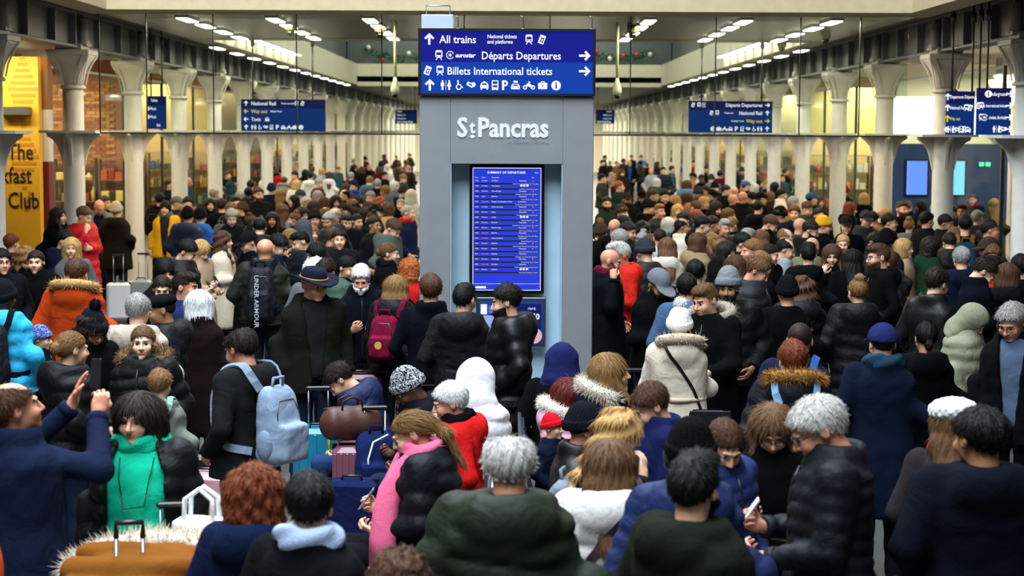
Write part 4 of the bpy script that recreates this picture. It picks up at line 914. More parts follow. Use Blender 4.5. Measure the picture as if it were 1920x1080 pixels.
@cached
def pom_mesh():
    mb = fur_spikes([(0, 0, 0)], .040, 420, .022, 3); mb.ball((0, 0, 0), .038, 10); return mb.mesh('pompom')
@cached
def glasses_mesh(round_):
    mb = MB()
    for sx in (-1, 1):
        pts = [(sx*(.033+.024*cos(a)*(1 if round_ else 1.05)), -.108-.006*sin(a)*0+.012*abs(cos(a))*(1 if sx*cos(a)*sx > 0 else .0), .006+(.021 if round_ else .016)*sin(a)) for a in [2*pi*i/14 for i in range(14)]]
        mb.tube(pts, .0022, 5, closed=True); mb.tube([(sx*.058, -.096, .012), (sx*.078, -.05, .014), (sx*.083, .02, .012)], .0022, 5)
    mb.tube([(-.010, -.108, .012), (0, -.113, .015), (.010, -.108, .012)], .0022, 5)
    mb.v = [(x+HO[0], y+HO[1], z+HO[2]) for x, y, z in mb.v]; return mb.mesh('glasses')
@cached
def headphones_mesh():
    mb = MB(); mb.tube([(.098*sin(a), .018, .02+.108*cos(a)) for a in [R(-95+19*i) for i in range(11)]], .009, 8)
    for sx in (-1, 1): mb.loft([[(sx*x, .018+r*cos(2*pi*i/12), .0+r*1.15*sin(2*pi*i/12)) for i in range(12)] for x, r in ((.078, .036), (.085, .040), (.102, .038), (.110, .025))])
    mb.v = [(x+HO[0], y+HO[1], z+HO[2]) for x, y, z in mb.v]; return mb.mesh('headphones')
@cached
def scarf_mesh(lod):
    def fn(X, Y, Z):
        q = np.sqrt(X*X*.8+(Y-.02)**2); d = np.sqrt((q-.088)**2+((Z-1.505-.1*(Y))*.62)**2)-.034; return d+.005*np.sin(Z*70+np.arctan2(X, Y)*4)
    V, Q = mesh_sdf(fn, (-.16, -.13, 1.42), (.16, .17, 1.60), .012 if lod == 0 else .02); return np_mesh('scarf', V, Q)
# ---------------------------------------------------------------- assemble one person
SK = {'l': ('d9a787', 'b06a5c'), 'p': ('e4b99e', 'bd7568'), 'r': ('cf9072', 'a85e4e'), 'm': ('a67450', '80493a'), 'd': ('5d3a28', '4f2a22')}
HC = {'black': '0c0a08', 'dark': '20160f', 'brown': '4a3020', 'lbrown': '5e422a', 'blond': 'b08a54', 'dblond': '7c5c36', 'ginger': '9a4f24', 'grey': '8e8a84', 'lgrey': 'b9b5ae', 'white': 'e2dfd8', 'red': '5a1f18', 'auburn': '6a3318'}
GM = {'puffer': 'nylon', 'lightpuffer': 'nylon', 'longpuffer': 'nylon', 'coat': 'wool', 'jacket': 'fabric', 'sweater': 'wool', 'hoodie': 'fabric', 'parka': 'fabric', 'open': 'fabric', 'openpuffer': 'nylon', 'wideopen': 'nylon', 'shirt': 'fabric'}
GN = {'puffer': 'puffer jacket', 'lightpuffer': 'quilted down jacket', 'longpuffer': 'long padded coat', 'coat': 'coat', 'jacket': 'jacket', 'sweater': 'sweater', 'hoodie': 'hoodie', 'parka': 'parka', 'open': 'open jacket', 'openpuffer': 'open puffer jacket', 'wideopen': 'open puffer jacket'}
GC = {'black': '070708', 'dark': '0d0e11', 'navy': '0c1224', 'blue': '1f3f86', 'bright blue': '2a7fd0', 'olive': '2e3524', 'green': '20452c', 'dark green': '1c2a20', 'grey': '5a5c5e', 'dark grey': '222325', 'cream': 'd3c6b0', 'white': 'd8d6d0', 'beige': 'a98f70', 'brown': '3b2a20', 'dark brown': '221a16', 'maroon': '4a1020', 'red': 'b01c1c', 'orange': 'c8481a', 'burnt orange': 'a33a14', 'yellow': 'd09a1c', 'teal': '2c4a50', 'turquoise': '17c39a', 'pink': 'd9a3b0', 'rose': 'a84a58', 'purple': '3d2f8a', 'tan': '8a6436', 'light grey': '8e9297', 'charcoal': '141517', 'cyan': '2a9fd0', 'mint': '7fae98', 'khaki': '6a6a4c', 'sage': '7c806a', 'denim': '54708f'}
FNOF = {}
CNT = [0]
def person(loc, hgt, face, hair='short', hc='brown', skin='l', fem=0, g='jacket', gc='black', pose='pocket', yaw=0, pitch=0, hood=None, hat=None, hatc='black', glasses=None, beard=None, scarf=None, phones=None, shirt=None, sit=0, lean=0, tr='14161c', lod=1, label='', wide=1., fur=None, gm=None, cuff=None, pomc=None):
    s = hgt/(1.74 if not sit else 1.32)
    t = thing('person', label, 'person', (loc[0], loc[1], 0), R(face), 'people in the crowd', (s*wide, s*wide, s))
    if hat and hair in ('short', 'fade', 'quiff', 'fringe', 'balding', 'curlybob'): hair = 'buzz'
    sk, lp = SK[skin]; hcol = HC.get(hc, hc); me = body_mesh(pose, lean, sit, fem, yaw, pitch, lod)
    ms = [mat('skin', sk), mat('skin', lp, rough=.4), mat('hair', hcol), mat('gloss', 'e8e4de'), mat('gloss', '1c130d')]
    obj('body', me, ms, t)
    M = Matrix(rot_head(yaw, pitch).tolist()); ML = Matrix.Rotation(R(lean), 3, 'X'); pv = fwd(PIV, lean, sit); eu = (ML @ M).to_euler()
    def head_part(name, mesh, mm): o = obj(name, mesh, mm, t, tuple(pv), eu); return o
    if hair and hair != 'bald' and hat not in ('hoodup', 'scarfup'): head_part('hair', hair_mesh(hair, lod), mat('hair', hcol))
    if beard: head_part('beard', hair_mesh('beard', lod), mat('hair', HC.get(beard, beard)))
    if hat:
        hm = hat if hat != 'pom' else 'pom'; kindm = 'knit' if hat in ('beanie', 'pom') else 'fur' if hat == 'beret' else 'fabric'
        o = head_part({'beanie': 'beanie', 'pom': 'beanie', 'flat': 'flat_cap', 'cap': 'baseball_cap', 'capback': 'baseball_cap', 'fedora': 'brimmed_hat', 'beret': 'fur_beret', 'hoodup': 'raised_hood', 'scarfup': 'headscarf'}[hat], hat_mesh(hat, lod), mat(kindm, GC.get(hatc, hatc)))
        if hat == 'pom': obj('pompom', pom_mesh(), mat('fur', GC.get(pomc or hatc, pomc or hatc)), o, tuple(HO+V3(0, .045, .195)))
        if hat == 'fedora': MB().tube([(.090*cos(a), .02+.110*sin(a), .066+HO[2]) for a in [2*pi*i/24 for i in range(24)]], .011, 6, closed=True).build('hat_band', mat('leather', '8a5a32'), o, (0, HO[1], 0))
    if glasses: head_part('glasses', glasses_mesh(glasses == 'round'), mat('plastic', '14120f'))
    if phones: head_part('headphones', headphones_mesh(), mat('plastic', phones))
    if shirt:
        obj('shirt', garment_mesh(pose, lean, sit, 'shirt', None, lod), mat('fabric', GC.get(shirt, shirt)), t)
    col = GC.get(gc, gc)
    nm = {'coat': 'coat', 'sweater': 'sweater', 'hoodie': 'hoodie', 'parka': 'parka', 'longpuffer': 'padded_coat'}.get(g, 'jacket')
    gj = obj(nm, garment_mesh(pose, lean, sit, g, hood, lod), mat(gm or GM[g], col), t)
    if lod < 2 and g in ('puffer', 'lightpuffer', 'longpuffer', 'jacket', 'parka', 'hoodie'): obj('zip', zip_mesh(lean, sit, g), mat('plastic', '1a1b1e'), t)
    if lod < 2 and not sit:
        for cu in cuff_meshes(pose, lean, sit, g): obj('cuff', cu, mat(gm or GM[g], col), t)
        if g in ('jacket', 'hoodie', 'sweater', 'open', 'puffer', 'lightpuffer'): obj('hem_band', hem_mesh(pose, lean, sit, g, hood), mat(gm or GM[g], col), t)
    if hood == 'fur': obj('fur_trim', fur_mesh(sit, lean, lod), mat('fur', fur or '7a5c38'), t)
    if scarf: 
        o = obj('scarf', scarf_mesh(lod), mat('knit', GC.get(scarf, scarf)), t, (0, 0, 0))
        q = fwd(V3(0, 0, 1.505), lean, sit); o.rotation_euler = (R(lean), 0, 0); b = ML @ Vector((0, 0, 1.505)); o.location = (q[0]-b.x, q[1]-b.y, q[2]-b.z)
    obj('trousers', trousers_mesh(sit, lod), mat('denim', tr), t)
    for sx in (-1, 1): obj('shoe', shoe_mesh(lod), mat('leather', '141312'), t, (sx*.108, -.395 if sit else .01, 0))
    t['hands'] = 1
    hp = [hand_place(a, lod)[2] for a in arms(pose, lean, sit)]; del t['hands']
    Mw = Matrix.Translation((loc[0], loc[1], 0)) @ Matrix.Rotation(R(face), 4, 'Z') @ Matrix.Diagonal((s*wide, s*wide, s, 1))
    t['gk'] = 0; del t['gk']; FNOF[t.name] = GFN[(pose, lean, sit, g, hood)]
    return t, Mw, hp, s
# ================================================================== the crowd: head-top pixel, facing, look
# x y face hair/colour skin[f] garment/colour/hood pose yaw,pitch options
TABLE = '''
28 718 142 balding/brown r jacket/navy/collar raise -20,-8 h=1.80 gc=141c33 w=1.05 tr=a9b4c4 act=holding_up_a_phone
262 738 -2 bob/dark lf wideopen/dark/collar hang -10,4 h=1.66 shirt=turquoise scarf=turquoise w=1.12 desc=turquoise_sweater_under_a_black_puffer_jacket
-85 838 120 short/dark l jacket/orange/collar pocket 0,0 h=1.74 gc=e0551a w=1.1 desc=bright_orange_jacket_at_the_left_edge
480 874 165 curlybob/auburn lf jacket/navy/down pocket 20,5 h=1.64 gc=0f1a34
583 890 158 short/black l jacket/dark/collar pocket 25,5 h=1.68 w=1.05 desc=dark_jacket_with_a_pale_blue_collar scarf=9fb0cc
742 1024 120 curly/brown lf coat/white/- pocket 20,25 h=1.56 gc=b9c0cc desc=pale_grey_coat_at_the_bottom_edge
955 817 180 balding/lgrey r puffer/olive/down pocket 0,8 h=1.78 w=1.12 gc=192215 desc=olive_green_puffer_jacket
1143 826 178 long/lbrown lf puffer/white/down pocket 10,5 h=1.66 gc=d8d6d0 desc=white_puffer_jacket
1303 850 132 quiff/black l parka/olive/down pocket 20,5 h=1.76 gc=171b15 beard=black w=1.08 desc=olive_parka_with_a_black_hood
1296 786 178 short/black l lightpuffer/navy/down pocket 0,10 h=1.74 gc=16224a hat=beanie hatc=black phones=2a2c30 desc=navy_puffer_jacket_with_beanie_and_headphones
1352 776 40 tied/brown lf lightpuffer/navy/collar pocket -20,35 h=1.62 gc=1d2a58 desc=blue_quilted_jacket_looking_down
1447 750 -15 side/lbrown lf coat/black/collar phone 10,32 h=1.67 glasses=1 shirt=white act=looking_at_hands
1562 738 -95 short/lgrey r lightpuffer/dark/collar phone 0,28 h=1.83 gc=0a0d15 w=1.1 glasses=1 desc=blue-black_quilted_down_jacket_and_glasses act=holding_a_phone
1790 741 165 side/lbrown lf coat/brown/- pocket 0,5 h=1.64 gc=272226 hat=beret hatc=e4e0da scarf=red desc=sequinned_coat_with_white_fur_beret_and_red_scarf
1846 767 180 short/black m parka/navy/down pocket 20,5 h=1.78 w=1.15 gc=080b15 desc=blue-black_hooded_jacket_in_the_front_right_corner
1905 564 -25 short/grey r open/black/collar lout -15,25 h=1.78 glasses=1 shirt=4a5a70 w=1.1 act=stretching_out_a_hand desc=black_jacket_over_a_checked_shirt
458 614 -122 balding/dark r jacket/charcoal/down pocket -10,20 h=1.78 gc=191b1c tr=8fa0b4 desc=dark_grey_hooded_jacket
584 494 20 short/white r open/olive/collar hang 18,8 h=1.82 hat=fedora hatc=161b28 shirt=1b1d1b gc=141610 w=1.14 tr=1c2436 desc=waxed_olive_jacket_and_brimmed_hat
617 481 -20 short/dark r puffer/green/down phone -10,30 h=1.76 gc=2c4636 desc=dark_green_puffer_jacket_behind_the_brimmed_hat
593 484 175 curlybob/white r coat/grey/- pocket 0,0 h=1.70 desc=grey_coat_half_hidden_behind_the_brimmed_hat
677 494 8 short/white r jacket/navy/collar phone -5,20 h=1.76 beard=white gc=080b13 tr=4a5668 shirt=maroon desc=navy_zip_sweater act=looking_down
743 517 160 long/dblond lf puffer/black/down hang 15,5 h=1.66 tr=16181c gc=080a10
709 660 -92 short/dark l puffer/navy/down phone 0,32 sit gc=141f40 lean=22 tr=243a66 desc=navy_hooded_puffer_jacket
818 677 -75 short/black d jacket/dark/down phone 0,25 sit hat=beanie hatc=6a6a6a gc=0d0e15 lean=14 desc=dark_jacket_and_patterned_beanie
888 673 165 - l puffer/white/- hang 0,10 sit hat=hoodup hatc=e6e8ea gc=e6e8ea h=1.38 desc=white_puffer_coat_with_the_hood_up
865 717 -88 short/white r jacket/red/down pocket 0,12 sit scarf=black h=1.33 gc=c01818 desc=red_jacket_and_black_scarf
806 767 -92 pony/dblond lf longpuffer/dark/collar phone 0,25 sit h=1.36 gc=0c0e15 w=1.1 desc=black_padded_coat_with_a_long_pink_scarf act=holding_a_phone
808 515 178 short/brown l sweater/navy/collar pocket 5,0 h=1.80 gc=090c15 desc=navy_knitted_sweater act=watching_the_departure_screen
868 534 172 fade/black l lightpuffer/dark/down pocket -15,5 h=1.76 gc=0e0f13 desc=black_quilted_jacket_with_brown_hood
955 533 -85 short/black l puffer/black/down pocket -8,10 h=1.80 gc=050608 tr=3a4030 gm=leather beard=1a1512 desc=glossy_black_puffer_jacket
1053 644 175 - m coat/black/- pocket 0,5 sit hat=scarfup hatc=1a1f4a h=1.40 desc=black_coat_and_navy_headscarf
1133 665 88 side/dblond lf jacket/navy/fur pocket 5,-8 sit h=1.42 fur=c9bfae gc=131a2e desc=navy_jacket_with_pale_fur_collar
1053 711 90 bob/red lf puffer/pink/fur fwd 0,5 sit h=1.24 fur=e4dccf gc=d8a0b4 desc=pale_pink_jacket_with_white_fur_collar
1036 776 60 - l jacket/navy/- pocket 0,0 h=1.05 hat=beanie hatc=c01420 desc=child_sized_dark_jacket_and_red_hat
1077 758 100 short/dark r jacket/black/collar pocket 5,10 sit hat=beanie hatc=101218 h=1.35 gm=leather desc=black_leather_jacket_and_black_beanie
1152 766 75 wavy/blond lf coat/dark_grey/- face 15,15 h=1.60 gc=1d1d20 desc=dark_grey_coat act=raising_hands_to_the_mouth
1237 712 -80 short/brown l jacket/navy/collar phone 0,32 h=1.64 gc=141c44 desc=navy_zipped_jacket_looking_down
1275 556 178 short/white lf parka/cream/fur fwd 0,5 h=1.67 hat=pom hatc=e4e2dc pomc=f4f4f2 fur=b5a48e gc=cfc3b0 desc=cream_belted_parka_and_white_pompom_hat
1330 532 -30 fade/lbrown l parka/black/fur fwd -20,14 h=1.80 fur=8f8578 gc=060708 shirt=navy desc=black_parka_with_pale_fur_hood
1367 500 -10 short/dark m puffer/black/down pocket -5,8 h=1.84 hat=beanie hatc=6d7074 beard=black gc=08080a desc=black_puffer_jacket_and_grey_beanie
1229 498 30 short/black m jacket/black/collar phone 0,32 h=1.80 hat=cap hatc=6a6c72 shirt=white beard=black desc=black_jacket_and_grey_cap act=looking_down
1288 514 175 short/black l jacket/denim/down pocket 0,5 h=1.74 gc=3f5878 desc=denim_hooded_jacket
1139 466 75 bald/- r parka/dark/down ear 10,15 h=1.80 gc=0a0c11 scarf=5a0f28 tr=4a6c9c desc=black_parka_and_maroon_scarf act=holding_a_phone
1168 451 -60 quiff/lgrey r hoodie/red/down face -10,15 h=1.82 glasses=1 gc=c0261c desc=red_hoodie_and_sunglasses
1500 606 170 buzz/dark m jacket/navy/- pocket 0,10 h=1.74 gc=141a30 desc=navy_jacket_with_a_blue_rucksack
1488 640 178 short/auburn lf puffer/black/fur pocket 0,12 h=1.70 fur=8a6030 gc=090a0e desc=black_puffer_jacket_with_brown_fur_hood
1657 606 175 short/dark l coat/navy/collar pocket 10,5 h=1.74 hat=cap hatc=1a2250 scarf=1f3a4c gc=0d1526 desc=navy_coat_and_navy_cap
1738 604 180 tied/black m coat/black/down pocket 0,10 h=1.66 gc=060608 desc=plain_black_coat
1753 502 140 short/dark l jacket/black/collar pocket -5,15 h=1.82 glasses=1 gm=leather desc=black_leather_jacket_and_glasses
1833 475 85 short/dark l coat/navy/collar phone 0,38 h=1.84 gc=080a15 desc=navy_overcoat
1857 478 70 buzz/black d hoodie/red/- pocket 0,15 h=1.74 desc=red_top_at_the_right_edge
1812 560 60 short/dark l puffer/sage/- hang 0,40 h=1.62 hat=hoodup hatc=7c7e68 gc=7c7e68 desc=sage_green_padded_jacket
1889 494 165 bob/brown lf jacket/dark/down pocket 0,8 h=1.70
1914 478 180 short/black l jacket/black/- pocket 0,0 h=1.76
1611 513 175 topbun/dblond lf longpuffer/black/down pocket 15,5 h=1.70 desc=long_black_padded_coat
1504 519 178 wavy/brown lf longpuffer/black/down pocket 0,5 h=1.70 gc=08080c desc=black_padded_coat_with_flat_hood
1477 517 180 short/black l coat/black/- pocket 0,5 h=1.72 hat=beanie hatc=0c0c0e
1410 477 65 short/lbrown r puffer/grey/down pocket 10,30 h=1.80 gc=1d2026 desc=dark_grey_puffer_jacket
1424 472 120 short/dblond l jacket/black/- pocket 0,10 h=1.80
1440 458 45 tied/dark lf coat/black/collar pocket 20,10 h=1.72 shirt=white
1468 447 75 balding/black l hoodie/light_grey/down pocket 0,25 h=1.76
1517 457 160 fade/black l hoodie/black/down pocket 10,0 h=1.80 gc=090a0d desc=black_sweatshirt_with_pale_grey_hood
1561 458 -10 side/brown lf jacket/black/fur face 0,12 h=1.70 fur=5a4632
1599 468 178 long/black lf coat/black/- pocket 0,5 h=1.68
1651 459 -80 fade/brown l hoodie/black/down pocket -5,5 h=1.84 glasses=1 beard=brown
1581 440 -10 tied/blond lf jacket/black/collar pocket 0,10 h=1.68
1663 429 150 short/dark l jacket/dark_grey/down pocket 10,5 h=1.80 hat=beanie hatc=0c0c0e
1695 448 60 bob/blond lf coat/beige/- pocket 0,5 h=1.66
1747 443 85 curly/dark mf jacket/green/down fwd 0,5 h=1.70 gc=16301e desc=bottle_green_jacket
1810 404 170 short/black l sweater/black/- pocket 0,5 h=1.84 desc=black_sweater_with_a_tan_and_teal_rucksack
1879 412 70 short/dark r jacket/black/collar pocket 15,5 h=1.84 glasses=1
1304 488 170 short/black l jacket/black/- pocket 0,10 h=1.76
1360 452 35 side/dark lf jacket/black/down pocket 10,10 h=1.70
1390 436 70 short/black l jacket/dark/collar pocket 0,10 h=1.80
1352 440 100 topbun/dblond lf jacket/dark/- pocket 0,0 h=1.64
1310 437 95 side/brown lf puffer/beige/down pocket 5,5 h=1.70 gc=8a7458
1252 446 170 long/lbrown lf coat/cream/down pocket 15,10 h=1.70 gc=c9c0ae
1238 429 178 buzz/dark l coat/white/down pocket 0,5 h=1.76 gc=b8b4aa
1379 479 170 bob/brown lf jacket/black/- pocket 0,10 h=1.68
1279 411 80 balding/black m jacket/cream/collar pocket 5,0 h=1.74 shirt=black
1254 408 120 bob/lgrey lf jacket/teal/- pocket 0,0 h=1.66
1204 415 175 wavy/black lf coat/black/- pocket 0,0 h=1.68
1170 404 15 side/black lf coat/black/- pocket 0,0 h=1.70
1153 411 150 bald/- r jacket/black/down pocket 10,0 h=1.80
1127 407 150 short/dark lf coat/dark/- pocket 0,0 h=1.66 hat=pom hatc=3a2c20 pomc=8a7350
1307 394 160 short/auburn l jacket/dark/- pocket 0,10 h=1.76
1314 404 90 short/black l hoodie/black/down pocket 0,10 h=1.80
1336 406 85 short/black m jacket/dark_grey/- pocket 0,5 h=1.74
1366 391 60 bob/brown lf jacket/dark_green/- pocket 0,5 h=1.70 glasses=1
1438 401 75 short/brown l jacket/black/collar pocket 0,32 h=1.78
1499 409 120 bald/- r jacket/olive/down pocket 0,10 h=1.80
1488 369 70 short/grey l jacket/tan/collar pocket 10,5 h=1.80
1320 369 25 long/blond lf coat/black/- pocket 0,0 h=1.70
1288 361 170 bob/brown lf jacket/dark/- pocket 0,0 h=1.72 scarf=7a1620
1271 383 5 long/blond lf coat/beige/- pocket 0,5 h=1.66
1265 366 175 curlybob/blond lf jacket/dark/- pocket 0,0 h=1.72
1245 355 0 short/black l coat/black/collar pocket 15,8 h=1.86 shirt=white
1214 373 80 short/black l jacket/black/down pocket 0,10 h=1.74 hat=beanie hatc=101012
1175 361 10 short/black m coat/dark/collar pocket 5,5 h=1.82 hat=cap hatc=2a2018 beard=black
1138 369 5 short/dark l jacket/dark_green/- pocket 0,5 h=1.78 glasses=1 beard=dark
1161 340 70 short/ginger l jacket/dark_green/- pocket 10,5 h=1.80
1129 326 80 short/black l jacket/olive/- pocket 10,0 h=1.80 glasses=1
1203 355 0 short/black l jacket/dark/- pocket 0,20 h=1.74 hat=cap hatc=101012
1224 355 60 short/brown l jacket/black/- pocket 0,10 h=1.76
1288 338 175 bob/brown lf jacket/denim/down pocket 0,0 h=1.70
1315 327 10 short/black d jacket/black/- pocket 0,10 h=1.74
1340 340 20 short/black l jacket/black/- pocket 0,10 h=1.76 hat=beanie hatc=0f0f10
1335 354 30 short/black l jacket/dark/- pocket 0,15 h=1.74 hat=cap hatc=0f0f10
1360 347 70 short/dark l jacket/black/- pocket 0,10 h=1.76
1377 350 150 bald/- r jacket/dark/- pocket 0,10 h=1.74
1375 365 60 bald/- r coat/black/- pocket 0,5 h=1.76
1393 359 160 bald/- r jacket/charcoal/collar pocket 0,0 h=1.84
1340 377 40 side/dark lf coat/black/- pocket 0,20 h=1.68
1399 339 100 short/dark l jacket/dark/- pocket 0,5 h=1.74 hat=cap hatc=33507e
1413 344 90 bob/lgrey lf coat/grey/- pocket 0,15 h=1.66
1438 336 -60 short/brown l jacket/dark/- pocket 0,5 h=1.76 hat=cap hatc=7a6a4a
1454 341 70 curly/black m jacket/black/- pocket 0,5 h=1.74
1465 354 80 short/black l jacket/cream/collar pocket 0,10 h=1.74
1443 359 120 bob/lbrown lf coat/dark_brown/- pocket 0,10 h=1.66
1421 377 150 short/black l jacket/dark/down pocket 0,10 h=1.74
1415 314 60 short/dark l jacket/blue/collar phone 0,30 h=1.80
1472 315 120 short/dark l coat/dark/- pocket 0,5 h=1.76
1503 330 -10 short/dark l jacket/dark_grey/down pocket 0,15 h=1.78 hat=beanie hatc=1b1b1d shirt=blue
1367 316 -50 short/dblond l jacket/dark_green/- pocket 0,0 h=1.78
1345 311 60 short/grey l jacket/black/- pocket 0,0 h=1.78
1350 320 160 short/dark l jacket/maroon/- pocket 0,0 h=1.74
1289 293 0 short/black l puffer/purple/- pocket 0,20 h=1.80
1300 301 10 short/black l jacket/orange/- pocket 0,0 h=1.74
1261 295 160 curlybob/black lf coat/white/- pocket 0,0 h=1.68
1246 290 30 long/ginger lf coat/brown/- pocket 0,0 h=1.72
1229 287 10 short/black l jacket/dark/- pocket 0,0 h=1.76
1243 313 5 short/black l puffer/navy/- pocket 10,0 h=1.80
1260 311 90 short/dark l jacket/teal/- pocket 0,0 h=1.76
1221 315 0 bald/- r jacket/light_grey/- pocket 0,0 h=1.74
1231 334 160 bob/lgrey lf coat/green/- pocket 0,0 h=1.68
1202 291 0 short/brown l jacket/bright_blue/- cross 0,0 h=1.82
1184 291 20 short/dark l jacket/black/- pocket 0,0 h=1.76
1181 301 -5 balding/dark r open/black/- pocket 0,5 h=1.80 shirt=blue
1166 318 10 long/brown l coat/dark_brown/- pocket 0,5 h=1.76 beard=brown
1315 311 90 short/black l jacket/dark/- pocket 0,0 h=1.76
1160 282 180 curlybob/dark lf jacket/green/- pocket 0,0 h=1.74
1522 361 110 short/dark l jacket/dark/- pocket 0,5 h=1.76 hat=cap hatc=2f4a70
1536 368 30 side/brown lf coat/black/- pocket 0,5 h=1.64
1583 347 170 short/dark l jacket/dark/- pocket 0,0 h=1.74 hat=beanie hatc=5a1218
1579 361 165 short/brown lf lightpuffer/blue/down pocket 20,0 h=1.70 gc=3a4560
1593 379 75 curlybob/auburn lf jacket/black/down fwd 5,10 h=1.68
1621 362 160 bob/blond lf coat/black/- pocket 0,0 h=1.68
1651 370 60 fade/dark l jacket/black/collar pocket 10,0 h=1.78
1660 390 100 short/blond l jacket/dark/- pocket 0,0 h=1.74
1667 401 65 short/black l jacket/dark_brown/fur pocket 10,5 h=1.78 glasses=1
1690 379 20 fade/brown l jacket/black/- pocket 10,5 h=1.84 beard=brown
1707 405 160 topbun/dblond lf jacket/grey/- pocket 0,5 h=1.66
1730 411 30 short/ginger l jacket/teal/- pocket 0,15 h=1.40
1726 376 -70 bob/black df coat/navy/- pocket 0,5 h=1.68
1754 398 120 short/black l jacket/dark/- pocket 0,5 h=1.76
1771 402 60 short/black m coat/charcoal/collar pocket 0,10 h=1.76
1805 384 -30 fade/dark m jacket/dark/- pocket 0,5 h=1.80
1808 351 75 topbun/black lf jacket/navy/collar pocket 0,10 h=1.72 scarf=maroon
1824 365 -20 tied/lbrown lf jacket/dark/- pocket 0,5 h=1.68 scarf=7a1620
1833 395 130 short/grey l coat/purple/- pocket 0,5 h=1.72 gc=2a2038
1864 373 175 long/dblond lf coat/olive/- pocket 0,0 h=1.70
1872 350 10 short/black l jacket/navy/- pocket 0,0 h=1.76
1636 397 140 short/black l hoodie/red/- pocket 0,10 h=1.74
1515 412 70 short/dark l jacket/charcoal/down pocket 0,25 h=1.78 glasses=1 beard=dark
1542 404 80 short/dark l jacket/black/- pocket 0,10 h=1.74 hat=beanie hatc=d09a20
1536 390 20 short/dark l jacket/dark/- pocket 0,5 h=1.74
1511 377 40 short/brown l jacket/olive/- pocket 0,15 h=1.74
1522 445 150 bald/- r jacket/khaki/- pocket 0,10 h=1.74
191 329 10 short/dark l jacket/black/down face 20,0 h=1.80 hood=down
101 332 60 bob/brown lf coat/black/- pocket 0,5 h=1.70
108 389 55 side/dark lf coat/black/- pocket 15,5 h=1.80
153 386 60 short/lbrown l longpuffer/red/- face 10,20 h=1.85 gc=b4121c desc=long_red_puffer_coat act=resting_face_on_a_hand
185 372 10 bald/- r open/grey/collar phone 10,28 h=1.82 glasses=1 shirt=navy gc=6c6a68 desc=grey_open_jacket_and_glasses act=reading_a_phone
218 378 170 short/brown l parka/dark_brown/down pocket 0,5 h=1.76 hat=beanie hatc=a89c84 gc=1c1612
197 368 60 short/brown l jacket/black/- pocket 0,0 h=1.76
117 430 75 short/black l jacket/navy/down pocket 0,25 h=1.74
133 446 0 long/blond lf coat/grey/- pocket 10,5 h=1.70 phones=1c1c1e desc=grey_coat_and_headphones
46 460 30 wavy/dblond lf coat/black/- pocket 0,30 h=1.68
67 471 5 tied/dark lf coat/black/collar pocket 0,0 h=1.72 shirt=3a3a34 desc=black_coat_over_a_floral_shirt
3 468 30 short/black l jacket/dark/- pocket 0,0 h=1.76 glasses=1
21 439 150 short/auburn l hoodie/maroon/- pocket 0,0 h=1.66
142 486 175 short/brown l parka/burnt_orange/fur pocket 0,10 h=1.80 fur=b08a58 gc=b03c12 w=1.1 desc=rust_orange_parka_with_fur_hood
310 378 0 fringe/black l open/yellow/- hang 0,5 h=1.74 shirt=dark_grey gc=c8921a scarf=4a4e5a desc=yellow_jacket_and_grey_scarf
300 362 170 short/black l jacket/black/- pocket 0,0 h=1.78
318 337 70 short/brown l jacket/dark/- pocket 0,5 h=1.78
328 344 160 balding/ginger r jacket/dark/- pocket 0,0 h=1.72
351 332 90 bald/- r jacket/teal/- pocket 0,10 h=1.78
332 368 80 short/grey l jacket/dark_grey/- pocket 0,5 h=1.74 hat=cap hatc=6a6258
351 369 20 short/black l jacket/brown/- pocket 0,10 h=1.74
394 372 15 side/dark lf coat/black/- pocket 0,5 h=1.68
352 387 175 short/dark l puffer/navy/down pocket 0,0 h=1.76 hat=beanie hatc=0d0e12 gc=1a2036
376 389 170 short/dark l jacket/blue/down pocket 0,0 h=1.74 hat=beanie hatc=0d0e12 gc=24509c
342 446 80 short/black l puffer/black/down phone 0,30 h=1.78 gc=090a0e
371 447 60 side/blond lf coat/beige/- phone 0,30 h=1.68 scarf=a89c8c
306 486 20 fringe/black l jacket/dark/- pocket 10,10 h=1.76
303 516 0 tied/dark lf jacket/black/- pocket 10,15 h=1.68
344 512 75 fade/dark r jacket/navy/- pocket 5,5 h=1.76 gc=18244a
167 553 45 wavy/dark mf coat/black/collar pocket 0,25 h=1.66 hat=pom hatc=15171c glasses=round gc=08080a desc=black_coat_and_black_pompom_hat
257 552 178 short/grey l puffer/beige/down pocket 0,10 h=1.74 gc=b9a996 desc=beige_puffer_jacket
131 623 120 bun/dblond lf puffer/black/down pocket 10,5 h=1.66
267 613 -5 tied/lbrown pf puffer/black/fur pocket 10,0 h=1.66 fur=6a5238 gc=070708 desc=black_puffer_jacket_with_brown_fur_collar
299 694 172 short/dblond l jacket/sage/down pocket 0,5 h=1.36 gc=6c7066 desc=sage_hooded_jacket_with_mint_rucksack
308 549 -80 short/dark m puffer/dark/down pocket 0,10 h=1.74 hat=flat hatc=0b0c0e
375 545 165 bob/white lf coat/dark_brown/collar phone 25,12 h=1.66 gc=1c1111 desc=dark_brown_coat_with_teal_lanyard
6 524 170 short/black d puffer/cyan/down pocket 0,0 h=1.74 hat=beanie hatc=121216 gc=2aa0cc desc=cyan_jacket_with_a_black_rucksack
76 610 80 short/dark l jacket/dark/- pocket 0,5 h=1.30 hat=beanie hatc=25307e
402 337 60 bob/brown lf coat/dark/- pocket 0,0 h=1.70
414 348 20 side/brown lf coat/dark_grey/- pocket 0,10 h=1.68
426 321 60 short/brown l jacket/black/- pocket 0,5 h=1.76
432 339 170 short/dark l jacket/teal/- pocket 0,0 h=1.70 hat=hoodup hatc=1c3438
470 338 175 short/dark l jacket/black/down pocket 0,0 h=1.78
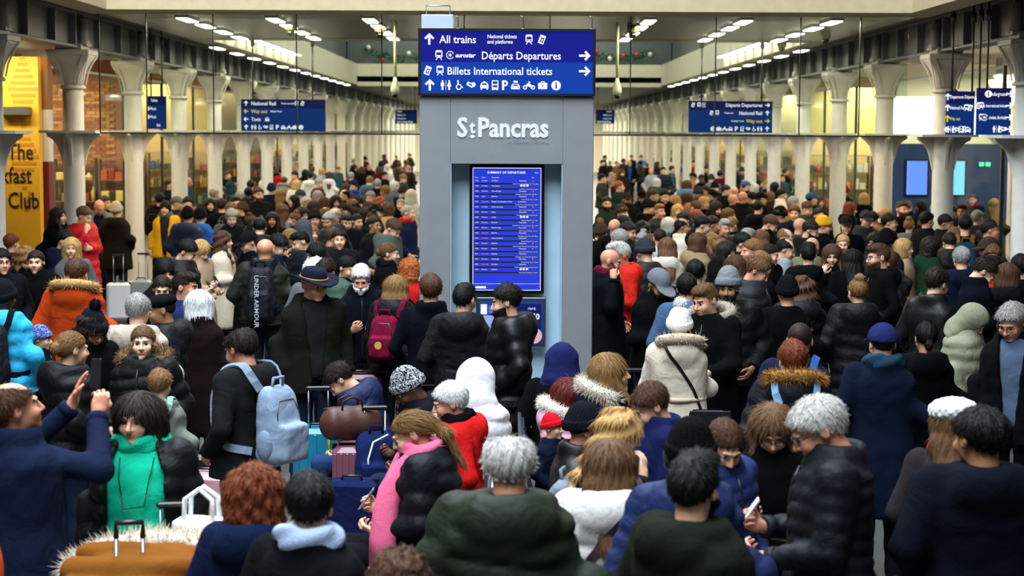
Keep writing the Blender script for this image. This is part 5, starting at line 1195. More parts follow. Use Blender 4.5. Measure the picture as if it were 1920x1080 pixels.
498 319 60 short/blond l jacket/white/- pocket 0,20 h=1.80
511 311 0 short/black d coat/black/- pocket 0,0 h=1.76
529 313 170 short/black l jacket/red/- pocket 0,0 h=1.76 hat=beanie hatc=101014
509 343 175 short/dark l jacket/navy/- pocket 0,0 h=1.74 hat=beanie hatc=161c30
533 332 170 short/brown lf parka/beige/fur pocket 0,0 h=1.68 fur=8a8070 gc=8c8678
484 352 25 short/brown l coat/dark_grey/down phone1 5,5 h=1.88 beard=brown gc=171718 desc=dark_grey_overcoat
511 398 0 side/black mf coat/black/- pocket 0,5 h=1.68 shirt=white
527 355 170 long/dblond lf coat/dark/- pocket 0,0 h=1.68
529 383 175 long/brown lf jacket/denim/- pocket 0,0 h=1.68
555 338 150 bob/blond lf coat/cream/- pocket 0,10 h=1.68
562 355 60 short/grey l coat/cream/- pocket 0,10 h=1.76 hat=cap hatc=3c3f48
551 366 -50 side/black lf coat/black/- pocket 0,5 h=1.66
575 369 40 short/lgrey r jacket/dark/- pocket 10,5 h=1.72 glasses=1 beard=grey
566 388 40 bob/black lf jacket/black/- pocket 0,10 h=1.68 glasses=1
590 393 10 short/dark r jacket/dark_brown/- pocket 0,5 h=1.74 hat=beanie hatc=141416
569 409 170 - l hoodie/grey/- pocket 0,5 h=1.74 hat=hoodup hatc=44484e
629 390 -12 balding/grey r open/black/collar cup -10,10 h=1.80 shirt=dark desc=open_black_jacket_over_a_black_sweater act=holding_a_paper_cup
669 401 45 tied/black lf coat/black/down cup -10,10 h=1.70 act=holding_a_paper_cup
608 369 170 curly/brown lf jacket/green/- pocket 0,0 h=1.66
629 366 20 bob/dark lf coat/black/- pocket 0,10 h=1.66
587 297 10 short/grey r jacket/dark/collar pocket 0,20 h=1.80
616 302 -60 tied/black lf coat/black/- pocket 0,5 h=1.70 glasses=1
637 290 60 short/grey l jacket/dark/- pocket 0,5 h=1.78 hat=beanie hatc=3a4250
640 300 40 short/brown lf coat/brown/- pocket 0,5 h=1.72 hat=beanie hatc=ded9cf scarf=8a3a20
604 315 70 bob/blond lf coat/light_grey/- pocket 0,5 h=1.66
573 318 150 bob/black lf coat/dark/- pocket 0,0 h=1.70
582 323 175 short/black l hoodie/white/down pocket 0,0 h=1.74
618 322 170 long/brown lf hoodie/white/down pocket 10,5 h=1.68
664 298 120 short/grey l jacket/navy/- pocket 0,5 h=1.76
679 312 160 bob/brown lf coat/dark/- pocket 0,5 h=1.68
658 323 175 short/grey l jacket/dark_grey/- pocket 0,0 h=1.74
661 336 60 short/dark l jacket/blue/- pocket 0,20 h=1.78 hat=cap hatc=161c34 gc=1f3a80
693 330 150 short/dblond l puffer/teal/down pocket 15,15 h=1.80 gc=3c5458 desc=teal_puffer_jacket
708 336 170 short/grey l jacket/navy/collar pocket 0,0 h=1.76
711 313 150 bob/brown lf coat/maroon/- pocket 0,0 h=1.68
720 322 60 short/black lf coat/dark/- pocket 0,10 h=1.68 glasses=1
726 308 30 - lf coat/white/- pocket 0,5 h=1.66 hat=scarfup hatc=d8d8d8
754 326 60 short/dblond l jacket/olive/- pocket 0,15 h=1.76
740 340 50 bob/lgrey lf coat/grey/- pocket 0,10 h=1.66
754 348 100 short/dark l jacket/dark/down pocket 0,15 h=1.74 hat=beanie hatc=2e2620
771 354 170 - l coat/white/- pocket 0,0 h=1.72 hat=hoodup hatc=c9c4b4
764 386 70 buzz/grey l hoodie/navy/down pocket 10,5 h=1.80 scarf=a81c20 gc=141c3a desc=navy_sweatshirt_with_red_hood
729 405 60 short/brown l jacket/sage/down pocket 5,35 h=1.82 gc=4a5048 desc=grey-green_hooded_jacket
701 406 50 short/dark m jacket/dark/- pocket 0,5 h=1.74 glasses=1
684 390 120 bob/black lf coat/black/- pocket 0,10 h=1.66
712 369 50 wavy/ginger lf coat/white/- pocket 10,5 h=1.66
726 381 160 curlybob/brown lf coat/beige/- pocket 0,5 h=1.64
727 456 85 bun/lbrown lf coat/black/collar pocket 5,5 h=1.72 scarf=0d0d10 desc=black_coat_and_thick_black_scarf
769 483 150 curly/ginger lf jacket/red/- pocket 0,5 h=1.64
418 434 80 wavy/brown lf coat/cream/collar phone 5,0 h=1.70 gc=cdbfa6 desc=cream_shearling_coat
497 448 178 bald/- r lightpuffer/olive/collar pocket 0,5 h=1.82 gc=1c2018 w=1.1 desc=dark_olive_puffer_jacket_with_a_tall_black_rucksack
514 436 70 short/black l jacket/navy/down pocket 0,30 h=1.78 gc=141a2c
570 433 -70 fade/black l puffer/navy/down face 0,25 h=1.80 gc=0d111b
597 454 -60 side/black lf coat/dark/- pocket 0,15 h=1.68
646 479 55 tied/black lf coat/black/- pocket 0,20 h=1.70
440 370 60 fade/dark l jacket/dark/down pocket 0,5 h=1.76
416 373 175 short/dark l jacket/black/- pocket 0,0 h=1.76
434 380 150 short/lbrown l jacket/charcoal/down pocket 0,0 h=1.74
1130 300 60 short/dark l jacket/dark/- pocket 0,0 h=1.74
'''
HATADD = {'beanie': .035, 'pom': .12, 'fedora': .05, 'beret': .055, 'cap': .02, 'capback': .02, 'flat': .015, 'hoodup': .035, 'scarfup': .02}
CNAME = {}
def parse(line):
    t = line.split(); x, y, face = float(t[0]), float(t[1]), float(t[2]); d = dict(x=x, y=y, face=face)
    hr = t[3].split('/'); d['hair'] = None if hr[0] == '-' else hr[0]; d['hc'] = hr[1] if len(hr) > 1 and hr[1] != '-' else 'brown'
    d['skin'] = t[4][0]; d['fem'] = int('f' in t[4][1:]); g = t[5].split('/'); d['g'] = g[0]; d['gname'] = g[1].replace('_', ' '); d['gc'] = GC[d['gname']]; d['hood'] = None if g[2] == '-' else g[2]
    d['pose'] = t[6]; a, b = t[7].split(','); d['yaw'], d['pitch'] = -float(a) if False else float(a), float(b)
    d['sit'] = 0; d['lean'] = 0; d['h'] = None; d['w'] = 1.
    for k in t[8:]:
        if k == 'sit': d['sit'] = 1; continue
        key, v = k.split('='); 
        if key in ('h', 'w', 'lean'): d[key] = float(v)
        elif key == 'desc' or key == 'act': d[key] = v.replace('_', ' ')
        elif key == 'hood': d['hood'] = v
        else: d[key] = GC[v.replace('_', ' ')] if v.replace('_', ' ') in GC and key in ('gc', 'hatc', 'shirt', 'scarf') else v
    if d['sit']:
        d['h'] = d['h'] or 1.32; d['lean'] = d['lean'] or 4
        if d['lean']: d['h'] = d['h']
    d['h'] = d['h'] or 1.74; d['h0'] = d['h']
    vol = {'quiff': .02, 'curly': .02, 'topbun': .05, 'short': .012, 'bob': .012, 'curlybob': .015, 'long': .012, 'wavy': .012, 'side': .012}.get(d['hair'], .0)
    d['add'] = HATADD.get(d.get('hat'), vol)
    return d
PL = [parse(l) for l in TABLE.strip().splitlines()]
# distant people who only show as heads and shoulders between the ones above
fr = random.Random(21); FARC = ['black', 'black', 'dark', 'navy', 'charcoal', 'dark grey', 'olive', 'brown', 'dark brown', 'dark green', 'grey', 'maroon', 'beige', 'teal', 'blue', 'tan']
def far_fill(x0, x1, y0, y1, n):
    for _ in range(n):
        for _try in range(40):
            x, y = fr.uniform(x0, x1), fr.uniform(y0, y1)
            if all(abs(x-p['x'])*1.0 > 11 or abs(y-p['y']) > 9 for p in PL): break
        else: continue
        if 770 < x < 1130: continue
        fem = fr.random() < .45; c = fr.choice(FARC if y < 352 else FARC[:6]); hat = fr.choice([None]*9+['beanie', 'beanie', 'cap'])
        PL.append(dict(x=x, y=y, face=fr.uniform(-180, 180), hair=fr.choice(['short', 'short', 'fade', 'balding'] if not fem else ['bob', 'long', 'side', 'tied', 'topbun']), hc=fr.choice(['black', 'dark', 'brown', 'lbrown', 'grey', 'dblond']), skin=fr.choice('lllrmd'), fem=int(fem),
            g=fr.choice(['jacket', 'puffer', 'coat']), gname=c, gc=GC[c], hood=fr.choice([None, 'down', 'collar']), pose='pocket', yaw=0., pitch=fr.choice([0., 10., 20.]), sit=0, lean=0, h=1.66 if fem else 1.76, h0=1.7, w=1., add=.015, hat=hat, hatc=fr.choice(['101012', '2a2c34', '3a2a22'])))
far_fill(395, 560, 300, 335, 14); far_fill(540, 782, 283, 312, 34); far_fill(640, 782, 312, 400, 16); far_fill(560, 640, 325, 440, 9); far_fill(1122, 1330, 280, 305, 28); far_fill(1120, 1340, 305, 440, 18); far_fill(1340, 1500, 300, 330, 12); far_fill(1340, 1900, 345, 440, 22); far_fill(400, 560, 340, 440, 12)
far_fill(1560, 1900, 420, 470, 6); far_fill(1180, 1480, 420, 450, 4)
# settle everybody on the floor: head stays on its sight line, nearer ones of a close pair get taller, farther ones shorter
def solve(p, h): return at_z(p['x'], p['y'], h+p['add']*h/1.74)
for p in PL: p['pos'] = solve(p, p['h'])
OBST = [(sx*XC, YC0+k*YST, .48) for sx in (-1, 1) for k in range(20)]+[(sx*(XC+4.6), YC0+k*YST, .48) for sx in (-1, 1) for k in range(1, 9)]
for it in range(90):
    P = np.array([(p['pos'].x, p['pos'].y) for p in PL]); mv = 0
    for i in range(len(PL)):
        d = P-P[i]; r2 = (d**2).sum(1); r2[i] = 9
        for j in np.argwhere(r2 < .52**2).ravel():
            if j < i: continue
            a, b = (PL[i], PL[j]) if P[i][1] < P[j][1] else (PL[j], PL[i])
            for q, s in ((a, 1), (b, -1)):
                lim = (.12 if q['h0'] > 1.5 else .05) if not q['sit'] else .03
                nh = min(max(q['h']+s*.008, q['h0']-lim), q['h0']+lim)
                if nh != q['h']: q['h'] = nh; q['pos'] = solve(q, nh); mv += 1
    for p in PL:
        for ox, oy, rr_ in OBST:
            if (p['pos'].x-ox)**2+(p['pos'].y-oy)**2 < rr_**2:
                p['x'] += 2 if p['pos'].x > ox else -2; p['pos'] = solve(p, p['h']); mv += 1
        if p['pos'].y > YT-.35 and p['pos'].y < YT+.85 and xL-.3 < p['pos'].x < xR+.3 and not p['sit']:
            if p['pos'].x < xL-.05 or p['pos'].x > xR+.05: continue
            p['h'] += .008; p['pos'] = solve(p, p['h'])
    if not mv: break
# distant fill-ins that still stand inside a neighbour or a wall are left out
keep = []; NT = len(TABLE.strip().splitlines())
for i, p in enumerate(PL):
    q = p['pos']
    if i >= NT and (any((q.x-o['pos'].x)**2+(q.y-o['pos'].y)**2 < (.6 if q.y < 22 else .5)**2 for o in keep) or abs(q.x) > 8.2 or q.y > 100 or any((q.x-a)**2+(q.y-b)**2 < .5**2 for a, b, _ in OBST)): continue
    keep.append(p)
PL = keep
# ---------------------------------------------------------------- labels that single each person out
order = sorted(PL[NT:], key=lambda p: p['pos'].y); REST = order[max(0, 300-NT):]; rest_ids = {id(p) for p in REST}
PL = [p for p in PL if id(p) not in rest_ids]
def face_words(p):
    f = (p['face']+p['yaw']*.7+180) % 360-180
    if p['pitch'] >= 25: return 'looking down'
    a = abs(f)
    if a > 125: return 'seen from behind'
    if a < 40: return 'facing forward'
    return 'facing right' if f > 0 else 'facing left'
HATN = {'beanie': 'beanie', 'pom': 'pompom hat', 'cap': 'cap', 'capback': 'cap', 'flat': 'flat cap', 'hoodup': 'raised hood', 'scarfup': 'headscarf'}
for p in PL:
    if 'desc' in p: b = 'person in '+p['desc']
    else:
        b = 'person in %s %s' % (p['gname'], GN[p['g']])
        if p.get('hat'): b += ' and '+HATN[p['hat']]
        elif p.get('glasses'): b += ' and glasses'
        elif p.get('scarf'): b += ' and scarf'
    p['base'] = b; p['core'] = b
    fw = p.get('act') or face_words(p)
    if p['sit']: fw = 'seated' if 'act' not in p else 'seated '+p['act']
    b2 = b+', '+fw if fw not in b else b; p['base'] = b2 if len(b2.split()) <= 16 else b
from collections import Counter
cnt = Counter(p['base'] for p in PL); core = Counter(p['core'] for p in PL)
MARKS = [(130, 380, 'the second left column'), (243, 380, 'the third left column'), (1757, 380, 'the second right column'), (1651, 380, 'the third right column'), (1565, 360, 'the fourth right column'), (328, 350, 'the fourth left column'), (785, 330, 'the information tower'), (1115, 330, 'the information tower')]
for p in PL:
    if core[p['core']] == 1 and len(p['core'].split()) <= 8: MARKS.append((p['x'], p['y'], 'the '+p['core'], p))
used = Counter(); 
for p in PL:
    if cnt[p['base']] == 1 and (len(p['base'].split()) >= 4): p['label'] = p['base']
taken = {p.get('label') for p in PL}
for p in sorted((p for p in PL if 'label' not in p), key=lambda q: -q['y']):
    best = None; short = p['base'].replace(' puffer jacket', ' puffer').replace(' and glasses', '').replace(', facing forward', '')
    for m in sorted(MARKS, key=lambda m: (m[0]-p['x'])**2+((m[1]-p['y'])*1.5)**2):
        if len(m) > 3 and m[3] is p: continue
        dx, dy = p['x']-m[0], p['y']-m[1]
        rels = []
        if abs(dx) >= abs(dy): rels += [('just right of' if dx > 0 else 'just left of') if abs(dx) < 60 else ('right of' if dx > 0 else 'left of')]
        rels += ['in front of' if dy > 0 else 'behind']
        for r_ in rels:
            for b in (p['base'], short, p['core'], short.split(',')[0]):
                l = b+', '+r_+' '+m[2]; n = len(l.split())
                if n <= 16 and l not in taken: best = l; break
            if best: break
        if best: break
    p['label'] = best or p['base']; taken.add(p['label'])
# ---------------------------------------------------------------- things people carry
STRAPS = [(.085, .17, 1.40), (.10, .10, 1.50), (.115, .0, 1.53), (.125, -.10, 1.47), (.135, -.17, 1.36), (.155, -.17, 1.22), (.19, -.10, 1.10), (.19, .03, 1.04), (.13, .16, 1.02)]
def phone(ret, hand=0, col='101114', lit='c8d8f0', label='', up=0):
    t, Mw, hp, s = ret; q = Vector(hp[hand]); c = Mw @ Vector((q.x*.8, q.y-.012, q.z+.035+up)); face = t.rotation_euler.z
    o = thing('phone', label, 'phone', c, face); o.rotation_euler = (R(-35), 0, face)
    MB().box(-.037, .037, -.005, .004, -.075, .075, bev=.003).build('case', mat('plastic', col), o); MB().box(-.034, .034, .004, .0048, -.070, .070).build('display', emit(lit, .5), o); return o
def cup(ret, label):
    t, Mw, hp, s = ret; q = Vector(hp[0]); c = Mw @ Vector((q.x-.0, q.y-.02, q.z-.05))
    o = thing('paper_cup', label, 'cup', c); MB().lathe([(.030, 0), (.041, .10), (.041, .105)], 16).build('cup', mat('plastic', 'e9e6df'), o); MB().lathe([(.043, .100), (.043, .112), (.036, .122), (.034, .124)], 16).build('lid', mat('plastic', 'f2f0ea'), o)
@cached
def pack_mesh(w, d, hh):
    def fn(X, Y, Z):
        u_ = np.clip(Z/hh+.5, 0, 1); k_ = 1-.22*u_**2.5; Yk = (Y+d/2)/(1-.42*u_**2.2)-d/2; qx, qy, qz = np.abs(X)/k_-w/2+.075, np.abs(Yk)-d/2+.06, np.abs(Z)-hh/2+.075; r = np.sqrt(np.maximum(qx, 0)**2+np.maximum(qy, 0)**2+np.maximum(qz, 0)**2)+np.minimum(np.maximum(qx, np.maximum(qy, qz)), 0)-.07
        a, b, c = np.abs(X)-w*.36+.03, np.abs(Y-d/2)-.045+.02, np.abs(Z+hh*.2)-hh*.24+.03; k = np.sqrt(np.maximum(a, 0)**2+np.maximum(b, 0)**2+np.maximum(c, 0)**2)-.03
        return smin(r, k, .012)+.003*np.sin(X*40+Z*22)*np.sin(Z*45)
    V, Q = mesh_sdf(fn, (-w/2-.02, -d/2-.02, -hh/2-.02), (w/2+.02, d/2+.1, hh/2+.02), .014); return np_mesh('pack', V, Q)
def backpack(ret, label, col, w=.30, d=.17, hh=.44, z=1.22, y=.29, strapc=None, kind='fabric', trim=None, text_=None, mark=None):
    t, Mw, hp, s = ret; c = Mw @ Vector((0, y, z)); o = thing('backpack', label, 'backpack', c, t.rotation_euler.z); o.scale = (s, s, s)
    m = mat(kind, col); sm_ = mat('fabric', strapc or col)
    b = obj('bag', pack_mesh(w, d, hh), m, o); 
    MB().tube([(-.05, -.02, hh/2-.02), (-.045, -.01, hh/2+.045), (.045, -.01, hh/2+.045), (.05, -.02, hh/2-.02)], .011, 6).build('top_handle', sm_, o)
    MB().tube([(-w*.33, d*.40, -.02), (-w*.33, d*.36, hh*.16), (-w*.22, d*.26, hh*.32), (w*.22, d*.26, hh*.32), (w*.33, d*.36, hh*.16), (w*.33, d*.40, -.02)], .0045, 5).build('zip', mat('metal', trim or '55585c'), o)
    for sx in (-1, 1):
        rb = ribbon(FNOF[t.name], [(sx*px_, py_, pz_) for px_, py_, pz_ in STRAPS], .048, .012); rb.v = [(vx, vy-y, vz-z) for vx, vy, vz in rb.v]; rb.build('strap', sm_, o)
    for sx in (-1, 1): MB().ball((sx*(w/2-.012), 0, -hh*.22), (.03, d*.34, hh*.2), 10).build('side_pocket', mat('fabric', strapc or '16181c'), o)
    if text_: text(text_, .062, (.035, d/2+.062, hh*.36), mat('plain', 'b9c0c8'), o, 'lettering', rot=(pi/2, R(90), pi), sx=1.1, bold=.01)
    if mark: MB().prism(circ(0, -.06, .035, 18), d/2+.052, d/2+.058).build('badge', mat('plain', mark), o)
    return o
# ---------------------------------------------------------------- build them all: the 300 that show largest one by one, the rest as the distant crowd
BUILT = {}
for i, p in enumerate(PL):
    D = p['pos'].y; lod = 0 if D < 13.2 else 1 if D < 21 else 2
    far = lod == 2
    jit = random.Random(i)
    ret = person((p['pos'].x, p['pos'].y), p['h'], p['face'], p['hair'], p['hc'], p['skin'], p['fem'], p['g'], p['gc'], p['pose'], round(p['yaw']/5)*5., round(p['pitch']/(10 if far else 5))*(10. if far else 5.), p['hood'], p.get('hat'), p.get('hatc', 'black'), p.get('glasses'), p.get('beard'), p.get('scarf'), p.get('phones'), p.get('shirt'), p['sit'], p['lean'], p.get('tr', jit.choice(['14161c', '0f1014', '1a2236', '22242a', '2a3040'])), lod, p['label'], p['w']*jit.uniform(.97, 1.04), p.get('fur'), p.get('gm'), pomc=p.get('pomc'))
    BUILT[(round(p['x']), round(p['y']))] = ret; p['ret'] = ret
def who(x, y): return min(PL, key=lambda p: (p['x']-x)**2+(p['y']-y)**2)['ret']
crowd = MB() ; cv, cq, cm, cmats = [], [], [], []; nn = 0
def crowd_add(me, M, mats_):
    global nn
    V = np.empty(len(me.vertices)*3, F32); me.vertices.foreach_get('co', V); V = V.reshape(-1, 3); A = np.array(M); cv.append(V @ A[:3, :3].T+A[:3, 3])
    L = np.empty(len(me.loops), np.int32); me.loops.foreach_get('vertex_index', L); cq.append(L.reshape(-1, 4)+nn); nn += len(V)
    mi = np.empty(len(me.polygons), np.int32); me.polygons.foreach_get('material_index', mi); ix = []
    for m in mats_:
        if m not in cmats: cmats.append(m)
        ix.append(cmats.index(m))
    cm.append(np.array(ix)[mi])
for p in REST:
    s = p['h']/1.74; Mw = Matrix.Translation((p['pos'].x, p['pos'].y, 0)) @ Matrix.Rotation(R(p['face']), 4, 'Z') @ Matrix.Scale(s, 4); sk, lp = SK[p['skin']]; hcol = HC[p['hc']]; pi_ = round(p['pitch']/10)*10.
    crowd_add(body_mesh('pocket', 0, 0, p['fem'], 0., pi_, 2), Mw, [mat('skin', sk), mat('skin', lp, rough=.4), mat('hair', hcol), mat('gloss', 'e8e4de'), mat('gloss', '1c130d')])
    MH = Mw @ Matrix.Translation(PIV) @ Matrix(rot_head(0, pi_).tolist()).to_4x4(); crowd_add(hair_mesh(p['hair'], 2), MH, [mat('hair', hcol)])
    if p['hat']: crowd_add(hat_mesh(p['hat'], 2), MH, [mat('fabric', p['hatc'])])
    crowd_add(garment_mesh('pocket', 0, 0, p['g'], p['hood'], 2), Mw, [mat(GM[p['g']], p['gc'])]); crowd_add(trousers_mesh(0, 2), Mw, [mat('denim', '14161c')])
if REST:
    o = obj('distant_crowd', np_mesh('distant_crowd', np.concatenate(cv), np.concatenate(cq), np.concatenate(cm)), cmats); tag(o, 'dense crowd of small distant people far down the hall', 'crowd', None, 'stuff')
print('people', len(PL), 'table', NT, 'crowd', len(REST))
# ================================================================== bags people wear, things in their hands
backpack(who(458, 614), 'pale grey-blue backpack with cord lacing on the dark grey hooded jacket', '8496ac', .31, .18, .48, 1.17, .27, kind='nylon', strapc='7f8ea2')
ua = backpack(who(497, 448), 'tall black sports backpack lettered UNDER ARMOUR on the olive puffer jacket', '10131c', .30, .16, .56, 1.20, .275, kind='nylon', text_='UNDER ARMOUR')
backpack(who(743, 517), 'maroon backpack with a round gold badge on the black puffer jacket', '6a0f2c', .30, .16, .42, 1.20, .285, mark='c9a24a')
backpack(who(299, 694), 'mint green backpack on the child in a sage hooded jacket', '86b8a2', .30, .17, .42, 1.18, .265)
backpack(who(6, 524), 'black backpack on the cyan jacket at the left edge', '101216', .34, .2, .52, 1.18, .30, kind='nylon')
backpack(who(1500, 606), 'bright blue backpack on the navy jacket behind the brown fur hood', '2c5c9c', .30, .16, .42, 1.20, .26)
backpack(who(1488, 640), 'light blue backpack with a buckled flap under the brown fur hood', '7fa8cc', .30, .18, .44, 1.08, .29)
backpack(who(1810, 404), 'teal and tan backpack with a round white badge near the right column', '123444', .32, .17, .46, 1.20, .25, strapc='7a4e22', mark='e8e4da')
backpack(who(300, 362), 'black backpack beside the person in a yellow jacket', '0e0f12', .34, .2, .48, 1.22, .31)
backpack(who(1152, 766), 'shiny grey drawstring backpack behind the white puffer jacket', '6c7580', .34, .18, .42, 1.15, .30, kind='nylon')
backpack(who(1488, 369), 'red backpack on the tan jacket among the right-hand crowd', 'a01a1c', .30, .16, .42, 1.20, .31)
backpack(who(1366, 391), 'dark green backpack in the middle of the right-hand crowd', '1d4a34', .28, .15, .38, 1.20, .31)
backpack(who(1636, 397), 'red and black backpack left of the third right column', 'a4141a', .32, .17, .44, 1.20, .30)
backpack(who(434, 380), 'grey backpack behind the tall person in the dark grey overcoat', '4a4c4e', .30, .17, .42, 1.20, .31)
r_ = who(28, 718); ph_ = phone(r_, 1, '141414', '30343a', 'black phone held up by the person in a navy jacket', .06); ph_.location = r_[1] @ Vector(((r_[2][0]+r_[2][1])/2+V3(0, -.03, .10)).tolist()); ph_.rotation_euler = (R(8), R(4), r_[0].rotation_euler.z)
def pattern_mat(a, b, sc):
    m = mat('knit', a, scale=sc); nt = m.node_tree; N = nt.nodes; v = N.new('ShaderNodeTexNoise'); v.inputs['Scale'].default_value = sc; v.inputs['Distortion'].default_value = 2; r = N.new('ShaderNodeValToRGB'); r.color_ramp.interpolation = 'CONSTANT'
    r.color_ramp.elements[0].color = (*srgb(a), 1); r.color_ramp.elements[1].color = (*srgb(b), 1); r.color_ramp.elements[1].position = .52; tc = N.new('ShaderNodeTexCoord'); nt.links.new(tc.outputs['Object'], v.inputs[0]); nt.links.new(v.outputs[0], r.inputs[0]); nt.links.new(r.outputs[0], N['Principled BSDF'].inputs['Base Color']); return m
for (x_, y_), cs in {(818, 677): ('101114', 'b8bcc0', 55), (76, 610): ('1c2870', '8a96c8', 45)}.items():
    for ch in who(x_, y_)[0].children:
        if ch.name.startswith('beanie'): ch.material_slots[0].link = 'OBJECT'; ch.material_slots[0].material = pattern_mat(*cs)
# spectacles hanging on a cord over the turquoise sweater
t = who(262, 738)[0]; fn_ = FNOF[t.name]; m_g = mat('metal', '3a3a3c'); sw = torso_front = lambda z: -(np.interp(z, PROF[:, 0], PROF[:, 2])+.012)
MB().tube([(.085, sw(1.42)+.03, 1.43), (.075, sw(1.34)-.004, 1.34), (.06, sw(1.26)-.008, 1.25)], .003, 5).tube([(-.075, sw(1.42)+.03, 1.43), (-.07, sw(1.34)-.004, 1.34), (-.055, sw(1.26)-.008, 1.24)], .003, 5).tube([(-.055, sw(1.2)-.012, 1.24), (-.045, sw(1.2)-.014, 1.17), (.05, sw(1.2)-.014, 1.185), (.06, sw(1.2)-.012, 1.25)], .0035, 5).build('hanging_glasses', m_g, t)
phone(who(806, 767), 0, '8a7f8a', 'd8d8e0', 'silver phone held by the seated person with a pink scarf')
phone(who(865, 717), 0, 'e08a14', 'e8e0d0', 'orange phone held by the seated person in a red jacket')
phone(who(1562, 738), 0, 'e4e4e4', 'e8f0ff', 'white phone held by the person in the blue-black quilted jacket')
phone(who(1139, 466), 0, '101012', '203040', 'black phone held by the person with a maroon scarf')
phone(who(185, 372), 0, '101012', '6070a0', 'phone read by the person in the grey open jacket')
phone(who(484, 352), 0, '101012', 'd0d8e8', 'phone held by the tall person in a dark grey overcoat')
phone(who(677, 494), 1, '18181a', 'c0d0e8', 'phone held by the person in the navy zip sweater')
phone(who(342, 446), 0, '121214', 'c0d0e8', 'phone held by the person in a black puffer at left')
phone(who(371, 447), 0, '121214', 'd0d8e8', 'phone held by the person in a beige coat and scarf')
phone(who(1237, 712), 0, '121214', 'b0f0e0', 'phone held by the person in the navy zipped jacket')
cup(who(629, 390), 'white paper cup held by the person in an open black jacket'); cup(who(669, 401), 'white paper cup held by the person right of the open black jacket')
# long pink scarf with fringe, part of the seated person
t, Mw, hp, s = who(806, 767); m_pk = mat('wool', 'e0668a')
pk = MB(); prof = [(.07, .05, 1.125, .04), (.10, -.04, 1.11, .045), (.13, -.12, 1.03, .055), (.165, -.185, .90, .062), (.20, -.21, .76, .065), (.235, -.22, .62, .068), (.25, -.22, .46, .07)]
rings = []
for x, y, z, w in prof: rings.append([(x-.012, y-w, z), (x+.008, y-w*.4, z+.004), (x+.014, y+w*.3, z), (x-.004, y+w, z-.004), (x-.016, y+w*.9, z-.004), (x-.006, y, z), (x-.02, y-w*.9, z)])
pk.loft(rings).build('long_scarf', m_pk, t)
fg = MB()
for i in range(16): y = -.288+i*.0090; fg.tube([(.245, y, .465), (.25+.004*sin(i*2), y+.003*cos(i*3), .40), (.25+.006*sin(i), y, .345)], .0032, 4)
fg.build('scarf_fringe', m_pk, t)['kind'] = 'stuff'
MB().tube([(-.10, .05, 1.10), (-.12, -.06, 1.10), (-.10, -.15, 1.02), (-.085, -.2, .90), (-.08, -.22, .80)], [.03, .035, .04, .04, .03], 8).build('scarf_end', m_pk, t)
pk2 = obj('scarf', scarf_mesh(0), m_pk, t); q = fwd(V3(0, 0, 1.505), 4, 1); pk2.location = (0, q[1]-.02, q[2]-1.505)
# shoulder bag of the cream parka, crossbody strap of the white puffer
t, Mw, hp, s = who(1275, 556); c = Mw @ Vector((-.23, .20, .90)); o = thing('shoulder_bag', 'black shoulder bag on a long strap against the cream parka', 'bag', c, t.rotation_euler.z)
MB().box(-.15, .15, -.05, .05, -.11, .11, bev=.03).build('bag', mat('leather', '0d0d0f'), o); rb = ribbon(FNOF[t.name], [(-.20, .17, .98), (-.14, .2, 1.12), (-.03, .2, 1.28), (.07, .2, 1.42), (.11, .06, 1.53), (.10, -.10, 1.45)], .022, .006); rb.v = [(a-(-.23), b-.20, c_-.90) for a, b, c_ in rb.v]; rb.build('strap', mat('leather', '0d0d0f'), o); MB().box(-.15, .15, .05, .062, -.01, .11, bev=.004).build('flap', mat('leather', '151518'), o)
MB().tube([(.205*cos(a), .172*sin(a)+.005, 1.08) for a in [2*pi*i/20 for i in range(20)]], .02, 6, closed=True).build('belt', mat('fabric', 'c2b49c'), t)
t, Mw, hp, s = who(1143, 826); c = Mw @ Vector((.26, .06, .92)); o = thing('crossbody_bag', 'dark crossbody bag on a strap over the white puffer jacket', 'bag', c, t.rotation_euler.z)
MB().box(-.04, .07, -.12, .12, -.1, .1, bev=.03).build('bag', mat('leather', '2b2024'), o); rb = ribbon(FNOF[t.name], [(.24, .08, 1.0), (.18, .18, 1.10), (.05, .22, 1.26), (-.07, .2, 1.42), (-.11, .06, 1.52), (-.10, -.1, 1.45)], .035, .007); rb.v = [(a-.26, b-.06, c_-.92) for a, b, c_ in rb.v]; rb.build('strap', mat('leather', '3a2a30'), o)
# ================================================================== benches
def bench(name, label, x, y0, n, rz, col='3a4650'):
    t = thing(name, label, 'bench', (x, y0, 0), rz); m = mat('metal', col, metallic=.4); pad = mat('plastic', '27323c')
    L = n*.58
    MB().box(0, L, -.03, .03, .30, .36, bev=.008).build('beam', m, t)
    for i in range(n):
        xa = i*.58+.04; st = MB()
        st.box(xa, xa+.50, -.27, .20, .395, .42, bev=.01); st.build('seat', pad, t)
        MB().add([(xa, .21, .44), (xa+.5, .21, .44), (xa+.5, .30, .86), (xa, .30, .86), (xa, .235, .44), (xa+.5, .235, .44), (xa+.5, .325, .86), (xa, .325, .86)], [(0, 1, 2, 3), (7, 6, 5, 4), (0, 4, 5, 1), (1, 5, 6, 2), (2, 6, 7, 3), (3, 7, 4, 0)]).build('backrest', pad, t)
    for i in range(n+1):
        xa = i*.58; MB().tube([(xa, .33, .88), (xa, .23, .42), (xa, .0, .36)], .016, 8).build('back_post', mat('metal', '8a949a'), t)
        if i in (0, n) or i % 2 == 0: MB().tube([(xa, -.25, .02), (xa, -.2, .06), (xa, 0, .30), (xa, .2, .06), (xa, .25, .02)], .02, 8).build('leg', m, t)
    MB().tube([(0, .332, .88), (L, .332, .88)], .016, 8).build('top_rail', mat('metal', '8a949a'), t)
bench('waiting_bench', 'grey metal waiting bench facing left under the pink scarf', -.42, 14.0, 7, R(-90))
